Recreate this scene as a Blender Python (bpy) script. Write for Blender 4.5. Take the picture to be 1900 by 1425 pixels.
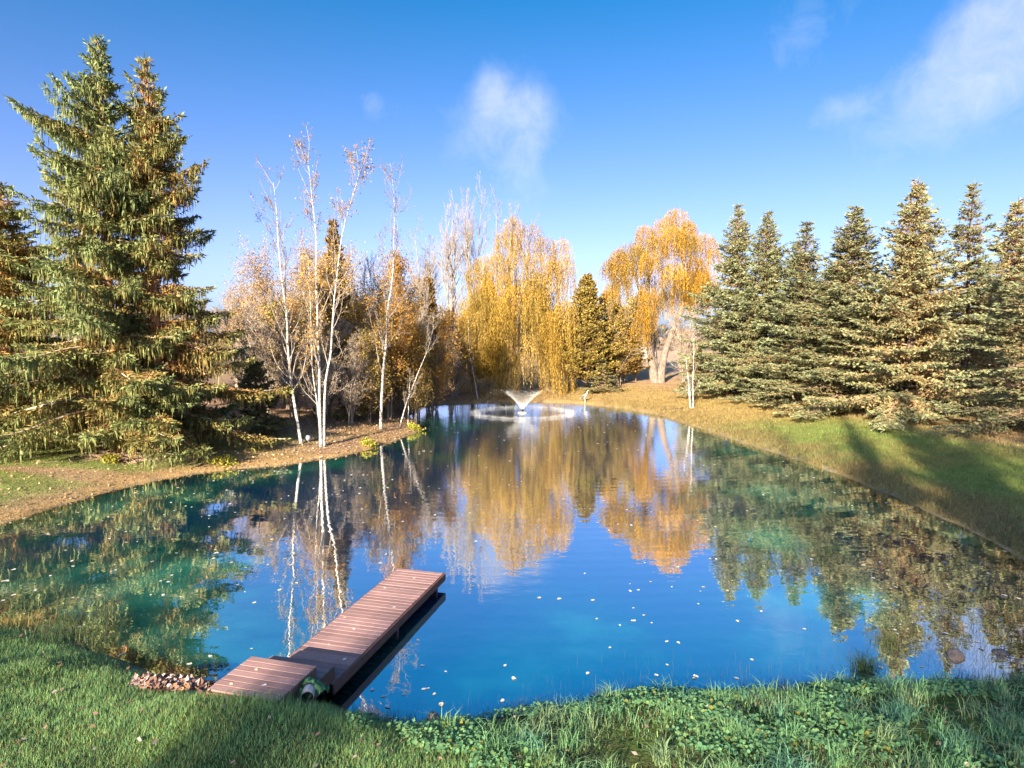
import bpy, bmesh, math, random
import numpy as np
from mathutils import Vector

R = math.radians
sc = bpy.context.scene
for o in list(bpy.data.objects):
    bpy.data.objects.remove(o)
col = sc.collection

# ------------------------------------------------------------------ camera
CAM_Z = 6.0
cam_data = bpy.data.cameras.new('camera')
cam_data.sensor_fit = 'HORIZONTAL'
cam_data.sensor_width = 36.0
cam_data.lens = 36.0 * 1180.0 / 1900.0
cam_data.clip_start = 0.1
cam_data.clip_end = 6000.0
cam = bpy.data.objects.new('camera', cam_data)
cam.location = (0, 0, CAM_Z)
cam.rotation_euler = (R(90.0 - 4.24), 0, 0)
col.objects.link(cam)
sc.camera = cam

# ------------------------------------------------------------------ sky, sun, exposure
SUN_EL = R(19.0)
SUN_TRAVEL = R(22.0)              # sunlight travels forward and to the right of +Y by this angle
world = bpy.data.worlds.new('World')
sc.world = world
world.use_nodes = True
nt = world.node_tree
nt.nodes.clear()


def N(tree, kind, **kw):
    n = tree.nodes.new(kind)
    for k, v in kw.items():
        setattr(n, k, v)
    return n


def link(tree, a, b):
    tree.links.new(a, b)


def math_node(tree, op, a, b=None, c=None, clamp=False):
    n = tree.nodes.new('ShaderNodeMath')
    n.operation = op
    n.use_clamp = clamp
    for i, v in enumerate((a, b, c)):
        if v is None:
            continue
        if isinstance(v, (int, float)):
            n.inputs[i].default_value = v
        else:
            tree.links.new(v, n.inputs[i])
    return n.outputs[0]


def build_world():
    out = N(nt, 'ShaderNodeOutputWorld')
    bg = N(nt, 'ShaderNodeBackground')
    bg.inputs['Strength'].default_value = 0.088
    sky = N(nt, 'ShaderNodeTexSky')
    sky.sky_type = 'NISHITA'
    sky.sun_disc = False
    sky.sun_elevation = SUN_EL
    sky.sun_rotation = math.pi + SUN_TRAVEL
    sky.altitude = 300.0
    sky.air_density = 0.6
    sky.dust_density = 2.6
    sky.ozone_density = 3.6
    hs = N(nt, 'ShaderNodeHueSaturation')
    hs.inputs['Hue'].default_value = 0.504
    hs.inputs['Saturation'].default_value = 1.12
    link(nt, sky.outputs[0], hs.inputs['Color'])
    # thin fair-weather clouds, placed by compass direction and height
    tc = N(nt, 'ShaderNodeTexCoord')
    sep = N(nt, 'ShaderNodeSeparateXYZ')
    link(nt, tc.outputs['Generated'], sep.inputs[0])
    az = math_node(nt, 'ARCTAN2', sep.outputs['X'], sep.outputs['Y'])
    el = math_node(nt, 'ARCSINE', sep.outputs['Z'])
    up = math_node(nt, 'DIVIDE', el, 0.50, clamp=True)          # 0 at the horizon, 1 well up the sky
    link(nt, math_node(nt, 'ADD', math_node(nt, 'MULTIPLY', up, -0.040), 0.528), hs.inputs['Hue'])
    link(nt, math_node(nt, 'ADD', math_node(nt, 'MULTIPLY', up, 0.45), 0.83), hs.inputs['Saturation'])
    link(nt, math_node(nt, 'ADD', math_node(nt, 'MULTIPLY', up, -0.14), 1.04), hs.inputs['Value'])
    noise = N(nt, 'ShaderNodeTexNoise')
    noise.inputs['Scale'].default_value = 19.0
    noise.inputs['Detail'].default_value = 9.0
    noise.inputs['Roughness'].default_value = 0.66
    noise.inputs['Distortion'].default_value = 0.4
    link(nt, tc.outputs['Generated'], noise.inputs['Vector'])
    big = N(nt, 'ShaderNodeTexNoise')
    big.inputs['Scale'].default_value = 5.0
    big.inputs['Detail'].default_value = 5.0
    link(nt, tc.outputs['Generated'], big.inputs['Vector'])
    # (azimuth deg, elevation deg, half width, half height, tilt, density)
    clouds = [(-1.8, 20.6, 1.9, 2.4, 0.35, 0.66), (1.8, 18.8, 2.4, 2.8, 0.0, 0.64), (-2.2, 17.0, 4.6, 3.0, 0.0, 0.46),
              (1.0, 13.2, 3.0, 3.0, 0.0, 0.42), (-12.0, 19.2, 2.2, 1.5, 0.0, 0.50),
              (35.0, 20.0, 7.5, 3.0, -0.6, 0.56), (41.0, 21.0, 8.5, 4.4, -0.5, 0.66), (24.0, 24.0, 5.0, 3.0, -0.4, 0.14),
              (23.6, 22.2, 3.6, 2.3, -0.3, 0.36), (26.0, 17.2, 3.2, 1.2, -0.25, 0.46),
              (-43.0, 12.5, 5.0, 0.8, 0.0, 0.45), (32.0, 14.5, 9.0, 2.0, -0.3, 0.22)]
    total = None
    for a, e, w, h, t, dens in clouds:
        da = math_node(nt, 'SUBTRACT', az, R(a))
        de = math_node(nt, 'SUBTRACT', el, R(e))
        ct, st = math.cos(t), math.sin(t)
        u = math_node(nt, 'ADD', math_node(nt, 'MULTIPLY', da, ct), math_node(nt, 'MULTIPLY', de, -st))
        v = math_node(nt, 'ADD', math_node(nt, 'MULTIPLY', da, st), math_node(nt, 'MULTIPLY', de, ct))
        u = math_node(nt, 'DIVIDE', u, R(w))
        v = math_node(nt, 'DIVIDE', v, R(h))
        r2 = math_node(nt, 'ADD', math_node(nt, 'MULTIPLY', u, u), math_node(nt, 'MULTIPLY', v, v))
        g = math_node(nt, 'EXPONENT', math_node(nt, 'MULTIPLY', r2, -0.9))
        g = math_node(nt, 'MULTIPLY', g, dens)
        total = g if total is None else math_node(nt, 'ADD', total, g)
    nz = math_node(nt, 'ADD', math_node(nt, 'MULTIPLY', noise.outputs['Fac'], 0.8), math_node(nt, 'MULTIPLY', big.outputs['Fac'], 0.5))
    f = math_node(nt, 'SUBTRACT', math_node(nt, 'ADD', math_node(nt, 'MULTIPLY', total, 0.95), math_node(nt, 'MULTIPLY', nz, 1.5)), 1.18)
    f = math_node(nt, 'MULTIPLY', f, 1.15, clamp=True)
    f = math_node(nt, 'MULTIPLY', f, math_node(nt, 'MULTIPLY', total, 1.6, clamp=True))
    f = math_node(nt, 'MULTIPLY', f, 0.54, clamp=True)
    mix = N(nt, 'ShaderNodeMix', data_type='RGBA')
    link(nt, f, mix.inputs['Factor'])
    link(nt, hs.outputs[0], mix.inputs['A'])
    mix.inputs['B'].default_value = (3.3, 3.4, 3.9, 1)
    link(nt, mix.outputs['Result'], bg.inputs['Color'])
    link(nt, bg.outputs[0], out.inputs['Surface'])


build_world()
sun_data = bpy.data.lights.new('sun', 'SUN')
sun_data.energy = 5.0
sun_data.angle = R(0.53)
sun_data.color = (1.0, 0.83, 0.60)
sun = bpy.data.objects.new('sun', sun_data)
sd = Vector((math.cos(SUN_EL) * math.sin(SUN_TRAVEL), math.cos(SUN_EL) * math.cos(SUN_TRAVEL), -math.sin(SUN_EL)))
sun.rotation_euler = sd.to_track_quat('-Z', 'Y').to_euler()
sun.location = (-40, -40, 60)
col.objects.link(sun)

vs = sc.view_settings
vs.view_transform = 'Standard'
vs.look = 'None'
vs.exposure = 1.88
vs.gamma = 1.0
vs.use_curve_mapping = False
sc.render.engine = 'CYCLES'
cy = sc.cycles
cy.max_bounces = 7
cy.diffuse_bounces = 3
cy.glossy_bounces = 3
cy.transmission_bounces = 4
cy.transparent_max_bounces = 8
cy.caustics_reflective = False
cy.caustics_refractive = False
cy.use_denoising = True
try:
    cy.denoiser = 'OPENIMAGEDENOISE'
    cy.denoising_input_passes = 'RGB_ALBEDO_NORMAL'
    cy.denoising_prefilter = 'ACCURATE'
except Exception:
    pass
cy.sample_clamp_indirect = 6.0

# ------------------------------------------------------------------ helpers


def vnoise(x, y, seed=0):
    """smooth 2-D value noise in 0..1"""
    xi = np.floor(x).astype(np.int64)
    yi = np.floor(y).astype(np.int64)
    fx = x - xi
    fy = y - yi
    fx = fx * fx * (3 - 2 * fx)
    fy = fy * fy * (3 - 2 * fy)

    def h(a, b):
        n = (a * 374761393 + b * 668265263 + seed * 974634577) & 0x7fffffff
        n = ((n ^ (n >> 13)) * 1274126177) & 0x7fffffff
        n = n ^ (n >> 16)
        return (n & 0xffff) / 65535.0
    a = h(xi, yi) * (1 - fx) + h(xi + 1, yi) * fx
    b = h(xi, yi + 1) * (1 - fx) + h(xi + 1, yi + 1) * fx
    return a * (1 - fy) + b * fy


def fbm(x, y, scale, seed=0, octaves=4):
    s = np.zeros_like(np.asarray(x, float))
    a, t, f = 1.0, 0.0, 1.0 / scale
    for i in range(octaves):
        s = s + a * vnoise(x * f + 17.3 * i, y * f - 9.1 * i, seed + i)
        t += a
        a *= 0.55
        f *= 2.05
    return s / t


def sigm(v):
    return 1 / (1 + np.exp(-np.clip(v, -40, 40)))


def lerp(a, b, t):
    return a + (b - a) * t


def mesh_data(name, V, faces, C=None, mats=None, smooth=False, midx=None):
    """V (n,3); faces list of int arrays (m,3) or (m,4); C (n,3) point colours"""
    me = bpy.data.meshes.new(name)
    V = np.ascontiguousarray(V, dtype=np.float32)
    faces = [np.asarray(f, dtype=np.int32) for f in (faces if isinstance(faces, list) else [faces]) if len(f)]
    nl = sum(f.size for f in faces)
    npoly = sum(len(f) for f in faces)
    me.vertices.add(len(V))
    me.vertices.foreach_set('co', V.ravel())
    me.loops.add(nl)
    me.loops.foreach_set('vertex_index', np.concatenate([f.ravel() for f in faces]))
    me.polygons.add(npoly)
    ls, p = [], 0
    for f in faces:
        k = f.shape[1]
        ls.append(p + np.arange(len(f)) * k)
        p += f.size
    me.polygons.foreach_set('loop_start', np.concatenate(ls).astype(np.int32))
    if smooth:
        me.polygons.foreach_set('use_smooth', np.ones(npoly, dtype=bool))
    if C is not None:
        a = me.attributes.new('Col', 'FLOAT_COLOR', 'POINT')
        c4 = np.ones((len(V), 4), dtype=np.float32)
        c4[:, :3] = np.clip(C, 0, 1)
        a.data.foreach_set('color', c4.ravel())
    for m in (mats or []):
        me.materials.append(m)
    if midx is not None:
        me.polygons.foreach_set('material_index', np.asarray(midx, dtype=np.int32))
    me.update(calc_edges=True)
    return me


def add(name, me, parent=None, loc=(0, 0, 0), rz=0.0, kind=None):
    o = bpy.data.objects.new(name, me)
    o.location = loc
    o.rotation_euler = (0, 0, rz)
    col.objects.link(o)
    if parent is not None:
        o.parent = parent
    if kind:
        o['kind'] = kind
    return o


def tag(o, label, cat, group=None):
    o['label'] = label
    o['category'] = cat
    if group:
        o['group'] = group
    return o


def thing(name, label, cat, loc=(0, 0, 0), rz=0.0, group=None):
    o = bpy.data.objects.new(name, None)
    o.empty_display_size = 0.3
    o.location = loc
    o.rotation_euler = (0, 0, rz)
    col.objects.link(o)
    return tag(o, label, cat, group)


def copy_tree(root, label, loc, rz=0.0, scale=(1, 1, 1), group=None):
    r = root.copy()
    col.objects.link(r)
    r.location = loc
    r.rotation_euler = (0, 0, rz)
    r.scale = scale if isinstance(scale, tuple) else (scale,) * 3
    r['label'] = label
    if group:
        r['group'] = group
    elif 'group' in r:
        del r['group']
    for ch in list(root.children):
        c = ch.copy()
        col.objects.link(c)
        c.parent = r
        for g in list(ch.children):
            d = g.copy()
            col.objects.link(d)
            d.parent = c
    return r


class MB:
    """collects vertices, faces and colours of one mesh"""

    def __init__(self):
        self.V, self.F3, self.F4, self.C, self.n = [], [], [], [], 0

    def put(self, V, F, C):
        V = np.asarray(V, float)
        F = np.asarray(F, np.int64)
        C = np.asarray(C, float)
        if C.ndim == 1:
            C = np.tile(C, (len(V), 1))
        self.V.append(V)
        self.C.append(C)
        (self.F3 if F.shape[1] == 3 else self.F4).append(F + self.n)
        self.n += len(V)

    def mesh(self, name, mat, smooth=False):
        fs = []
        if self.F3:
            fs.append(np.concatenate(self.F3))
        if self.F4:
            fs.append(np.concatenate(self.F4))
        return mesh_data(name, np.concatenate(self.V), fs, np.concatenate(self.C), [mat], smooth)


def unit(v):
    return v / np.maximum(np.linalg.norm(v, axis=-1, keepdims=True), 1e-9)


def leaf_quads(mb, B, D, L, W, rng, C, mid=0.45, flat=None):
    """one diamond leaf or needle brush per row: base B, direction D, length L, width W"""
    n = len(B)
    if n == 0:
        return
    D = unit(D)
    ref = rng.normal(size=(n, 3)) if flat is None else unit(rng.normal(size=(n, 3)) * (1 - flat) + np.array([0, 0, 1.0]) * flat)
    S = unit(np.cross(D, ref))
    L = np.broadcast_to(np.asarray(L, float), (n,))[:, None]
    W = np.broadcast_to(np.asarray(W, float), (n,))[:, None]
    M = B + D * L * mid
    V = np.empty((n, 4, 3))
    V[:, 0] = B
    V[:, 1] = M + S * W * 0.5
    V[:, 2] = B + D * L
    V[:, 3] = M - S * W * 0.5
    F = np.arange(n * 4).reshape(n, 4)
    C = np.asarray(C, float)
    if C.ndim == 1:
        C = np.tile(C, (n, 1))
    mb.put(V.reshape(-1, 3), F, np.repeat(C, 4, axis=0))


def tube(mb, P, rad, sides, C, cap=False):
    P = np.asarray(P, float)
    n = len(P)
    rad = np.broadcast_to(np.asarray(rad, float), (n,))
    T = np.gradient(P, axis=0)
    T = unit(T)
    ref = np.array([0.13, 0.97, 0.2]) if abs(T[0, 1]) < 0.8 else np.array([1.0, 0.1, 0.1])
    U = unit(np.cross(T, ref))
    W = np.cross(T, U)
    a = np.arange(sides) * 2 * np.pi / sides
    V = P[:, None, :] + rad[:, None, None] * (np.cos(a)[None, :, None] * U[:, None, :] + np.sin(a)[None, :, None] * W[:, None, :])
    i = np.arange(n - 1)[:, None] * sides
    j = np.arange(sides)[None, :]
    k = (j + 1) % sides
    F = np.stack([i + j, i + k, i + sides + k, i + sides + j], -1).reshape(-1, 4)
    mb.put(V.reshape(-1, 3), F, C)
    if cap:
        for e in (0, n - 1):
            ring = V[e]
            c = P[e][None]
            VV = np.concatenate([ring, c])
            FF = np.stack([np.arange(sides), (np.arange(sides) + 1) % sides, np.full(sides, sides)], -1)
            mb.put(VV, FF, C)


def blades(mb, P, H, W, lean, C, rng, segs=1):
    n = len(P)
    a = rng.uniform(0, 2 * np.pi, n)
    side = np.stack([np.cos(a), np.sin(a), np.zeros(n)], -1)
    b = a + rng.uniform(0.8, 2.3, n)
    ld = np.stack([np.cos(b), np.sin(b), np.zeros(n)], -1) * (np.asarray(lean) * H)[:, None]
    up = np.array([0, 0, 1.0])
    Wc = np.asarray(W)[:, None]
    Hc = np.asarray(H)[:, None]
    if segs == 1:
        V = np.stack([P - side * Wc / 2, P + side * Wc / 2, P + up * Hc + ld], 1)
        F = np.arange(n * 3).reshape(n, 3)
        mb.put(V.reshape(-1, 3), F, np.repeat(C, 3, axis=0))
    else:
        M = P + up * Hc * 0.62 + ld * 0.32
        tip = P + up * Hc * (1 - 0.35 * np.minimum(1, np.asarray(lean)[:, None])) + ld
        V = np.stack([P - side * Wc / 2, P + side * Wc / 2, M - side * Wc * 0.4, M + side * Wc * 0.4, tip], 1)
        base = np.arange(n)[:, None] * 5
        F = np.concatenate([base + np.array([[0, 1, 3]]), base + np.array([[0, 3, 2]]), base + np.array([[2, 3, 4]])])
        mb.put(V.reshape(-1, 3), F, np.repeat(C, 5, axis=0))


def jitter(c, n, rng, s=0.25, hue=0.12):
    c = np.asarray(c, float)
    v = rng.lognormal(0, s, (n, 1))
    return np.clip(c * v * (1 + rng.normal(0, hue, (n, 3))), 0.002, 0.95)


# ------------------------------------------------------------------ materials


def mat_new(name):
    m = bpy.data.materials.new(name)
    m.use_nodes = True
    m.node_tree.nodes.clear()
    return m, m.node_tree


def mat_leaf(name, trans=0.3, rough=0.6, spec=0.15, upright=0.0, tint=0.0):
    m, t = mat_new(name)
    out = N(t, 'ShaderNodeOutputMaterial')
    at = N(t, 'ShaderNodeAttribute', attribute_name='Col')
    csrc = at.outputs['Color']
    if tint:                         # each tree of a kind has a slightly different tone
        oi = N(t, 'ShaderNodeObjectInfo')
        hsv = N(t, 'ShaderNodeHueSaturation')
        link(t, math_node(t, 'ADD', math_node(t, 'MULTIPLY', oi.outputs['Random'], 0.07 * tint), 0.5 - 0.035 * tint), hsv.inputs['Hue'])
        r2 = math_node(t, 'FRACT', math_node(t, 'MULTIPLY', oi.outputs['Random'], 7.31))
        link(t, math_node(t, 'ADD', math_node(t, 'MULTIPLY', r2, 0.4 * tint), 1 - 0.2 * tint), hsv.inputs['Value'])
        link(t, csrc, hsv.inputs['Color'])
        csrc = hsv.outputs['Color']
    p = N(t, 'ShaderNodeBsdfPrincipled')
    p.inputs['Roughness'].default_value = rough
    p.inputs['Specular IOR Level'].default_value = spec
    link(t, csrc, p.inputs['Base Color'])
    tr = N(t, 'ShaderNodeBsdfTranslucent')
    link(t, csrc, tr.inputs['Color'])
    if upright:                      # turf: many fine blades share the lie of the ground
        geo = N(t, 'ShaderNodeNewGeometry')
        sc_ = N(t, 'ShaderNodeVectorMath', operation='SCALE')
        sc_.inputs['Scale'].default_value = 1 - upright
        link(t, geo.outputs['Normal'], sc_.inputs[0])
        ad = N(t, 'ShaderNodeVectorMath', operation='ADD')
        ad.inputs[1].default_value = (0, 0, upright)
        link(t, sc_.outputs[0], ad.inputs[0])
        nn_ = N(t, 'ShaderNodeVectorMath', operation='NORMALIZE')
        link(t, ad.outputs[0], nn_.inputs[0])
        link(t, nn_.outputs[0], p.inputs['Normal'])
    mx = N(t, 'ShaderNodeMixShader')
    mx.inputs[0].default_value = trans
    link(t, p.outputs[0], mx.inputs[1])
    link(t, tr.outputs[0], mx.inputs[2])
    link(t, mx.outputs[0], out.inputs['Surface'])
    return m


def mat_bark(name, scale=(6, 6, 1.2), dark=0.5, bump=0.03):
    """bark: object colour times stretched noise, with relief"""
    m, t = mat_new(name)
    out = N(t, 'ShaderNodeOutputMaterial')
    at = N(t, 'ShaderNodeAttribute', attribute_name='Col')
    tc = N(t, 'ShaderNodeTexCoord')
    mp = N(t, 'ShaderNodeMapping')
    mp.inputs['Scale'].default_value = scale
    nz = N(t, 'ShaderNodeTexNoise')
    nz.inputs['Scale'].default_value = 2.0
    nz.inputs['Detail'].default_value = 6
    link(t, tc.outputs['Object'], mp.inputs[0])
    link(t, mp.outputs[0], nz.inputs['Vector'])
    rp = N(t, 'ShaderNodeMapRange')
    rp.inputs['From Min'].default_value = 0.35
    rp.inputs['From Max'].default_value = 0.65
    rp.inputs['To Min'].default_value = dark
    rp.inputs['To Max'].default_value = 1.25
    link(t, nz.outputs['Fac'], rp.inputs['Value'])
    mul = N(t, 'ShaderNodeVectorMath', operation='SCALE')
    link(t, at.outputs['Color'], mul.inputs[0])
    link(t, rp.outputs[0], mul.inputs['Scale'])
    p = N(t, 'ShaderNodeBsdfPrincipled')
    p.inputs['Roughness'].default_value = 0.9
    p.inputs['Specular IOR Level'].default_value = 0.15
    link(t, mul.outputs[0], p.inputs['Base Color'])
    bp = N(t, 'ShaderNodeBump')
    bp.inputs['Distance'].default_value = bump
    link(t, nz.outputs['Fac'], bp.inputs['Height'])
    link(t, bp.outputs[0], p.inputs['Normal'])
    link(t, p.outputs[0], out.inputs['Surface'])
    return m


def mat_birch(name):
    m, t = mat_new(name)
    out = N(t, 'ShaderNodeOutputMaterial')
    at = N(t, 'ShaderNodeAttribute', attribute_name='Col')
    tc = N(t, 'ShaderNodeTexCoord')
    mp = N(t, 'ShaderNodeMapping')
    mp.inputs['Scale'].default_value = (2.5, 2.5, 9.0)
    nz = N(t, 'ShaderNodeTexNoise')
    nz.inputs['Scale'].default_value = 1.6
    nz.inputs['Detail'].default_value = 5
    nz.inputs['Roughness'].default_value = 0.7
    link(t, tc.outputs['Object'], mp.inputs[0])
    link(t, mp.outputs[0], nz.inputs['Vector'])
    cr = N(t, 'ShaderNodeValToRGB')
    cr.color_ramp.elements[0].position = 0.40
    cr.color_ramp.elements[0].color = (0.10, 0.085, 0.075, 1)
    cr.color_ramp.elements[1].position = 0.52
    cr.color_ramp.elements[1].color = (1, 1, 1, 1)
    link(t, nz.outputs['Fac'], cr.inputs[0])
    mx = N(t, 'ShaderNodeMix', data_type='RGBA', blend_type='MULTIPLY')
    mx.inputs['Factor'].default_value = 1.0
    link(t, at.outputs['Color'], mx.inputs['A'])
    link(t, cr.outputs['Color'], mx.inputs['B'])
    p = N(t, 'ShaderNodeBsdfPrincipled')
    p.inputs['Roughness'].default_value = 0.75
    link(t, mx.outputs['Result'], p.inputs['Base Color'])
    link(t, p.outputs[0], out.inputs['Surface'])
    return m


def mat_plain(name, color, rough=0.7, noise=0.25, nscale=8.0, bump=0.0, metal=0.0, spec=0.4):
    m, t = mat_new(name)
    out = N(t, 'ShaderNodeOutputMaterial')
    tc = N(t, 'ShaderNodeTexCoord')
    nz = N(t, 'ShaderNodeTexNoise')
    nz.inputs['Scale'].default_value = nscale
    nz.inputs['Detail'].default_value = 6
    link(t, tc.outputs['Object'], nz.inputs['Vector'])
    rp = N(t, 'ShaderNodeMapRange')
    rp.inputs['From Min'].default_value = 0.3
    rp.inputs['From Max'].default_value = 0.7
    rp.inputs['To Min'].default_value = 1 - noise
    rp.inputs['To Max'].default_value = 1 + noise
    link(t, nz.outputs['Fac'], rp.inputs['Value'])
    mul = N(t, 'ShaderNodeVectorMath', operation='SCALE')
    mul.inputs[0].default_value = color
    link(t, rp.outputs[0], mul.inputs['Scale'])
    p = N(t, 'ShaderNodeBsdfPrincipled')
    p.inputs['Roughness'].default_value = rough
    p.inputs['Metallic'].default_value = metal
    p.inputs['Specular IOR Level'].default_value = spec
    link(t, mul.outputs[0], p.inputs['Base Color'])
    if bump:
        bp = N(t, 'ShaderNodeBump')
        bp.inputs['Distance'].default_value = bump
        link(t, nz.outputs['Fac'], bp.inputs['Height'])
        link(t, bp.outputs[0], p.inputs['Normal'])
    link(t, p.outputs[0], out.inputs['Surface'])
    return m


def mat_ground():
    m, t = mat_new('ground_soil_and_turf')
    out = N(t, 'ShaderNodeOutputMaterial')
    at = N(t, 'ShaderNodeAttribute', attribute_name='Col')
    tc = N(t, 'ShaderNodeTexCoord')
    res = []
    for s, d in ((14.0, 6), (1.3, 5)):
        nz = N(t, 'ShaderNodeTexNoise')
        nz.inputs['Scale'].default_value = s
        nz.inputs['Detail'].default_value = d
        nz.inputs['Roughness'].default_value = 0.65
        link(t, tc.outputs['Object'], nz.inputs['Vector'])
        res.append(nz.outputs['Fac'])
    v = math_node(t, 'ADD', math_node(t, 'MULTIPLY', res[0], 1.5), math_node(t, 'MULTIPLY', res[1], 0.7))
    v = math_node(t, 'SUBTRACT', v, 0.12)
    mul = N(t, 'ShaderNodeVectorMath', operation='SCALE')
    link(t, at.outputs['Color'], mul.inputs[0])
    link(t, v, mul.inputs['Scale'])
    p = N(t, 'ShaderNodeBsdfPrincipled')
    p.inputs['Roughness'].default_value = 1.0
    p.inputs['Specular IOR Level'].default_value = 0.05
    link(t, mul.outputs[0], p.inputs['Base Color'])
    bp = N(t, 'ShaderNodeBump')
    bp.inputs['Distance'].default_value = 0.08
    link(t, res[0], bp.inputs['Height'])
    link(t, bp.outputs[0], p.inputs['Normal'])
    link(t, p.outputs[0], out.inputs['Surface'])
    return m


FOUNTAIN = (0.85, 50.0)


def mat_water():
    m, t = mat_new('pond_water')
    out = N(t, 'ShaderNodeOutputMaterial')
    geo = N(t, 'ShaderNodeNewGeometry')
    dep = N(t, 'ShaderNodeAttribute', attribute_name='Col')
    sepd = N(t, 'ShaderNodeSeparateColor')
    link(t, dep.outputs['Color'], sepd.inputs[0])
    depth = sepd.outputs['Red']              # metres of water / 3
    # --- ripples: height in metres
    sub = N(t, 'ShaderNodeVectorMath', operation='DISTANCE')
    link(t, geo.outputs['Position'], sub.inputs[0])
    sub.inputs[1].default_value = (FOUNTAIN[0], FOUNTAIN[1], 0)
    fd = sub.outputs['Value']
    agit = math_node(t, 'EXPONENT', math_node(t, 'DIVIDE', fd, -15.0))

    def wave(scale, det, sx=1.0, sy=1.0):
        mp = N(t, 'ShaderNodeMapping')
        mp.inputs['Scale'].default_value = (sx, sy, 1)
        link(t, geo.outputs['Position'], mp.inputs[0])
        nz = N(t, 'ShaderNodeTexNoise')
        nz.inputs['Scale'].default_value = scale
        nz.inputs['Detail'].default_value = det
        nz.inputs['Roughness'].default_value = 0.5
        nz.inputs['Distortion'].default_value = 0.4
        link(t, mp.outputs[0], nz.inputs['Vector'])
        return math_node(t, 'SUBTRACT', nz.outputs['Fac'], 0.5)
    ring = math_node(t, 'SINE', math_node(t, 'MULTIPLY', fd, 11.0))
    patch = wave(0.16, 2)
    calm = math_node(t, 'ADD', math_node(t, 'MULTIPLY', patch, 2.4), 0.75, clamp=True)
    h = math_node(t, 'MULTIPLY', wave(1.5, 1.5), math_node(t, 'MULTIPLY', calm, 0.0024))
    h = math_node(t, 'ADD', h, math_node(t, 'MULTIPLY', wave(4.0, 1.0), math_node(t, 'MULTIPLY', calm, 0.0011)))
    h = math_node(t, 'ADD', h, math_node(t, 'MULTIPLY', wave(2.6, 3, 1.0, 1.6), math_node(t, 'MULTIPLY', agit, 0.0115)))
    h = math_node(t, 'ADD', h, math_node(t, 'MULTIPLY', ring, math_node(t, 'MULTIPLY', agit, 0.0022)))
    bp = N(t, 'ShaderNodeBump')
    bp.inputs['Strength'].default_value = 1.0
    bp.inputs['Distance'].default_value = 1.0
    link(t, h, bp.inputs['Height'])
    # --- body colour: blue-green pond dye with paler green patches
    nz = N(t, 'ShaderNodeTexNoise')
    nz.inputs['Scale'].default_value = 0.22
    nz.inputs['Detail'].default_value = 5
    nz.inputs['Roughness'].default_value = 0.6
    link(t, geo.outputs['Position'], nz.inputs['Vector'])
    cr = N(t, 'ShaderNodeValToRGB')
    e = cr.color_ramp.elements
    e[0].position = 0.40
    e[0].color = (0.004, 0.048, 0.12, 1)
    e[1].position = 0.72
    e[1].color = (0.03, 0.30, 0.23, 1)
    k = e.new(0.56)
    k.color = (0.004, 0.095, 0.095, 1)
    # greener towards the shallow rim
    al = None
    for (ax_, ay_, ar_, aw_) in ((-9.6, 16.2, 2.4, 0.20), (-12.0, 22.0, 3.0, 0.10), (7.8, 18.6, 1.6, 0.30), (7.9, 14.5, 1.0, 0.26), (9.5, 24.0, 3.0, 0.16)):  # round patches of paler green at fixed spots
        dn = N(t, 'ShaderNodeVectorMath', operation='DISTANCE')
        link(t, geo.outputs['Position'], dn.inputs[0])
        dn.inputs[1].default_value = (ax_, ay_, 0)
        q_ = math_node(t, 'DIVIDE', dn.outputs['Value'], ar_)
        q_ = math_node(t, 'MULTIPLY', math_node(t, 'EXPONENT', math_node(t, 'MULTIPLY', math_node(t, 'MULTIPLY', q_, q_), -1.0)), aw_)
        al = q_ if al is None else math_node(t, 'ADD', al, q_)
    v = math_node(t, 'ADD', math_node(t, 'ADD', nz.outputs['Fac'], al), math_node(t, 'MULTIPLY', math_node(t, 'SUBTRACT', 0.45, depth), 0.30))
    link(t, v, cr.inputs[0])
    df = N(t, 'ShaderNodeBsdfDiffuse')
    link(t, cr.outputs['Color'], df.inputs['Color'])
    tr = N(t, 'ShaderNodeBsdfTransparent')
    tr.inputs['Color'].default_value = (0.72, 0.88, 0.86, 1)
    murk = math_node(t, 'SUBTRACT', 1.0, math_node(t, 'EXPONENT', math_node(t, 'MULTIPLY', depth, -7.0)))
    body = N(t, 'ShaderNodeMixShader')
    link(t, murk, body.inputs[0])
    link(t, tr.outputs[0], body.inputs[1])
    link(t, df.outputs[0], body.inputs[2])
    gl = N(t, 'ShaderNodeBsdfGlossy')
    gl.inputs['Roughness'].default_value = 0.0
    gl.inputs['Color'].default_value = (0.97, 0.99, 1.0, 1)
    link(t, bp.outputs[0], gl.inputs['Normal'])
    fr = N(t, 'ShaderNodeFresnel')
    fr.inputs['IOR'].default_value = 1.36
    link(t, bp.outputs[0], fr.inputs['Normal'])
    fac = math_node(t, 'ADD', math_node(t, 'MULTIPLY', fr.outputs[0], 0.34), 0.65, clamp=True)
    mx = N(t, 'ShaderNodeMixShader')
    link(t, fac, mx.inputs[0])
    link(t, body.outputs[0], mx.inputs[1])
    link(t, gl.outputs[0], mx.inputs[2])
    link(t, mx.outputs[0], out.inputs['Surface'])
    return m


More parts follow.
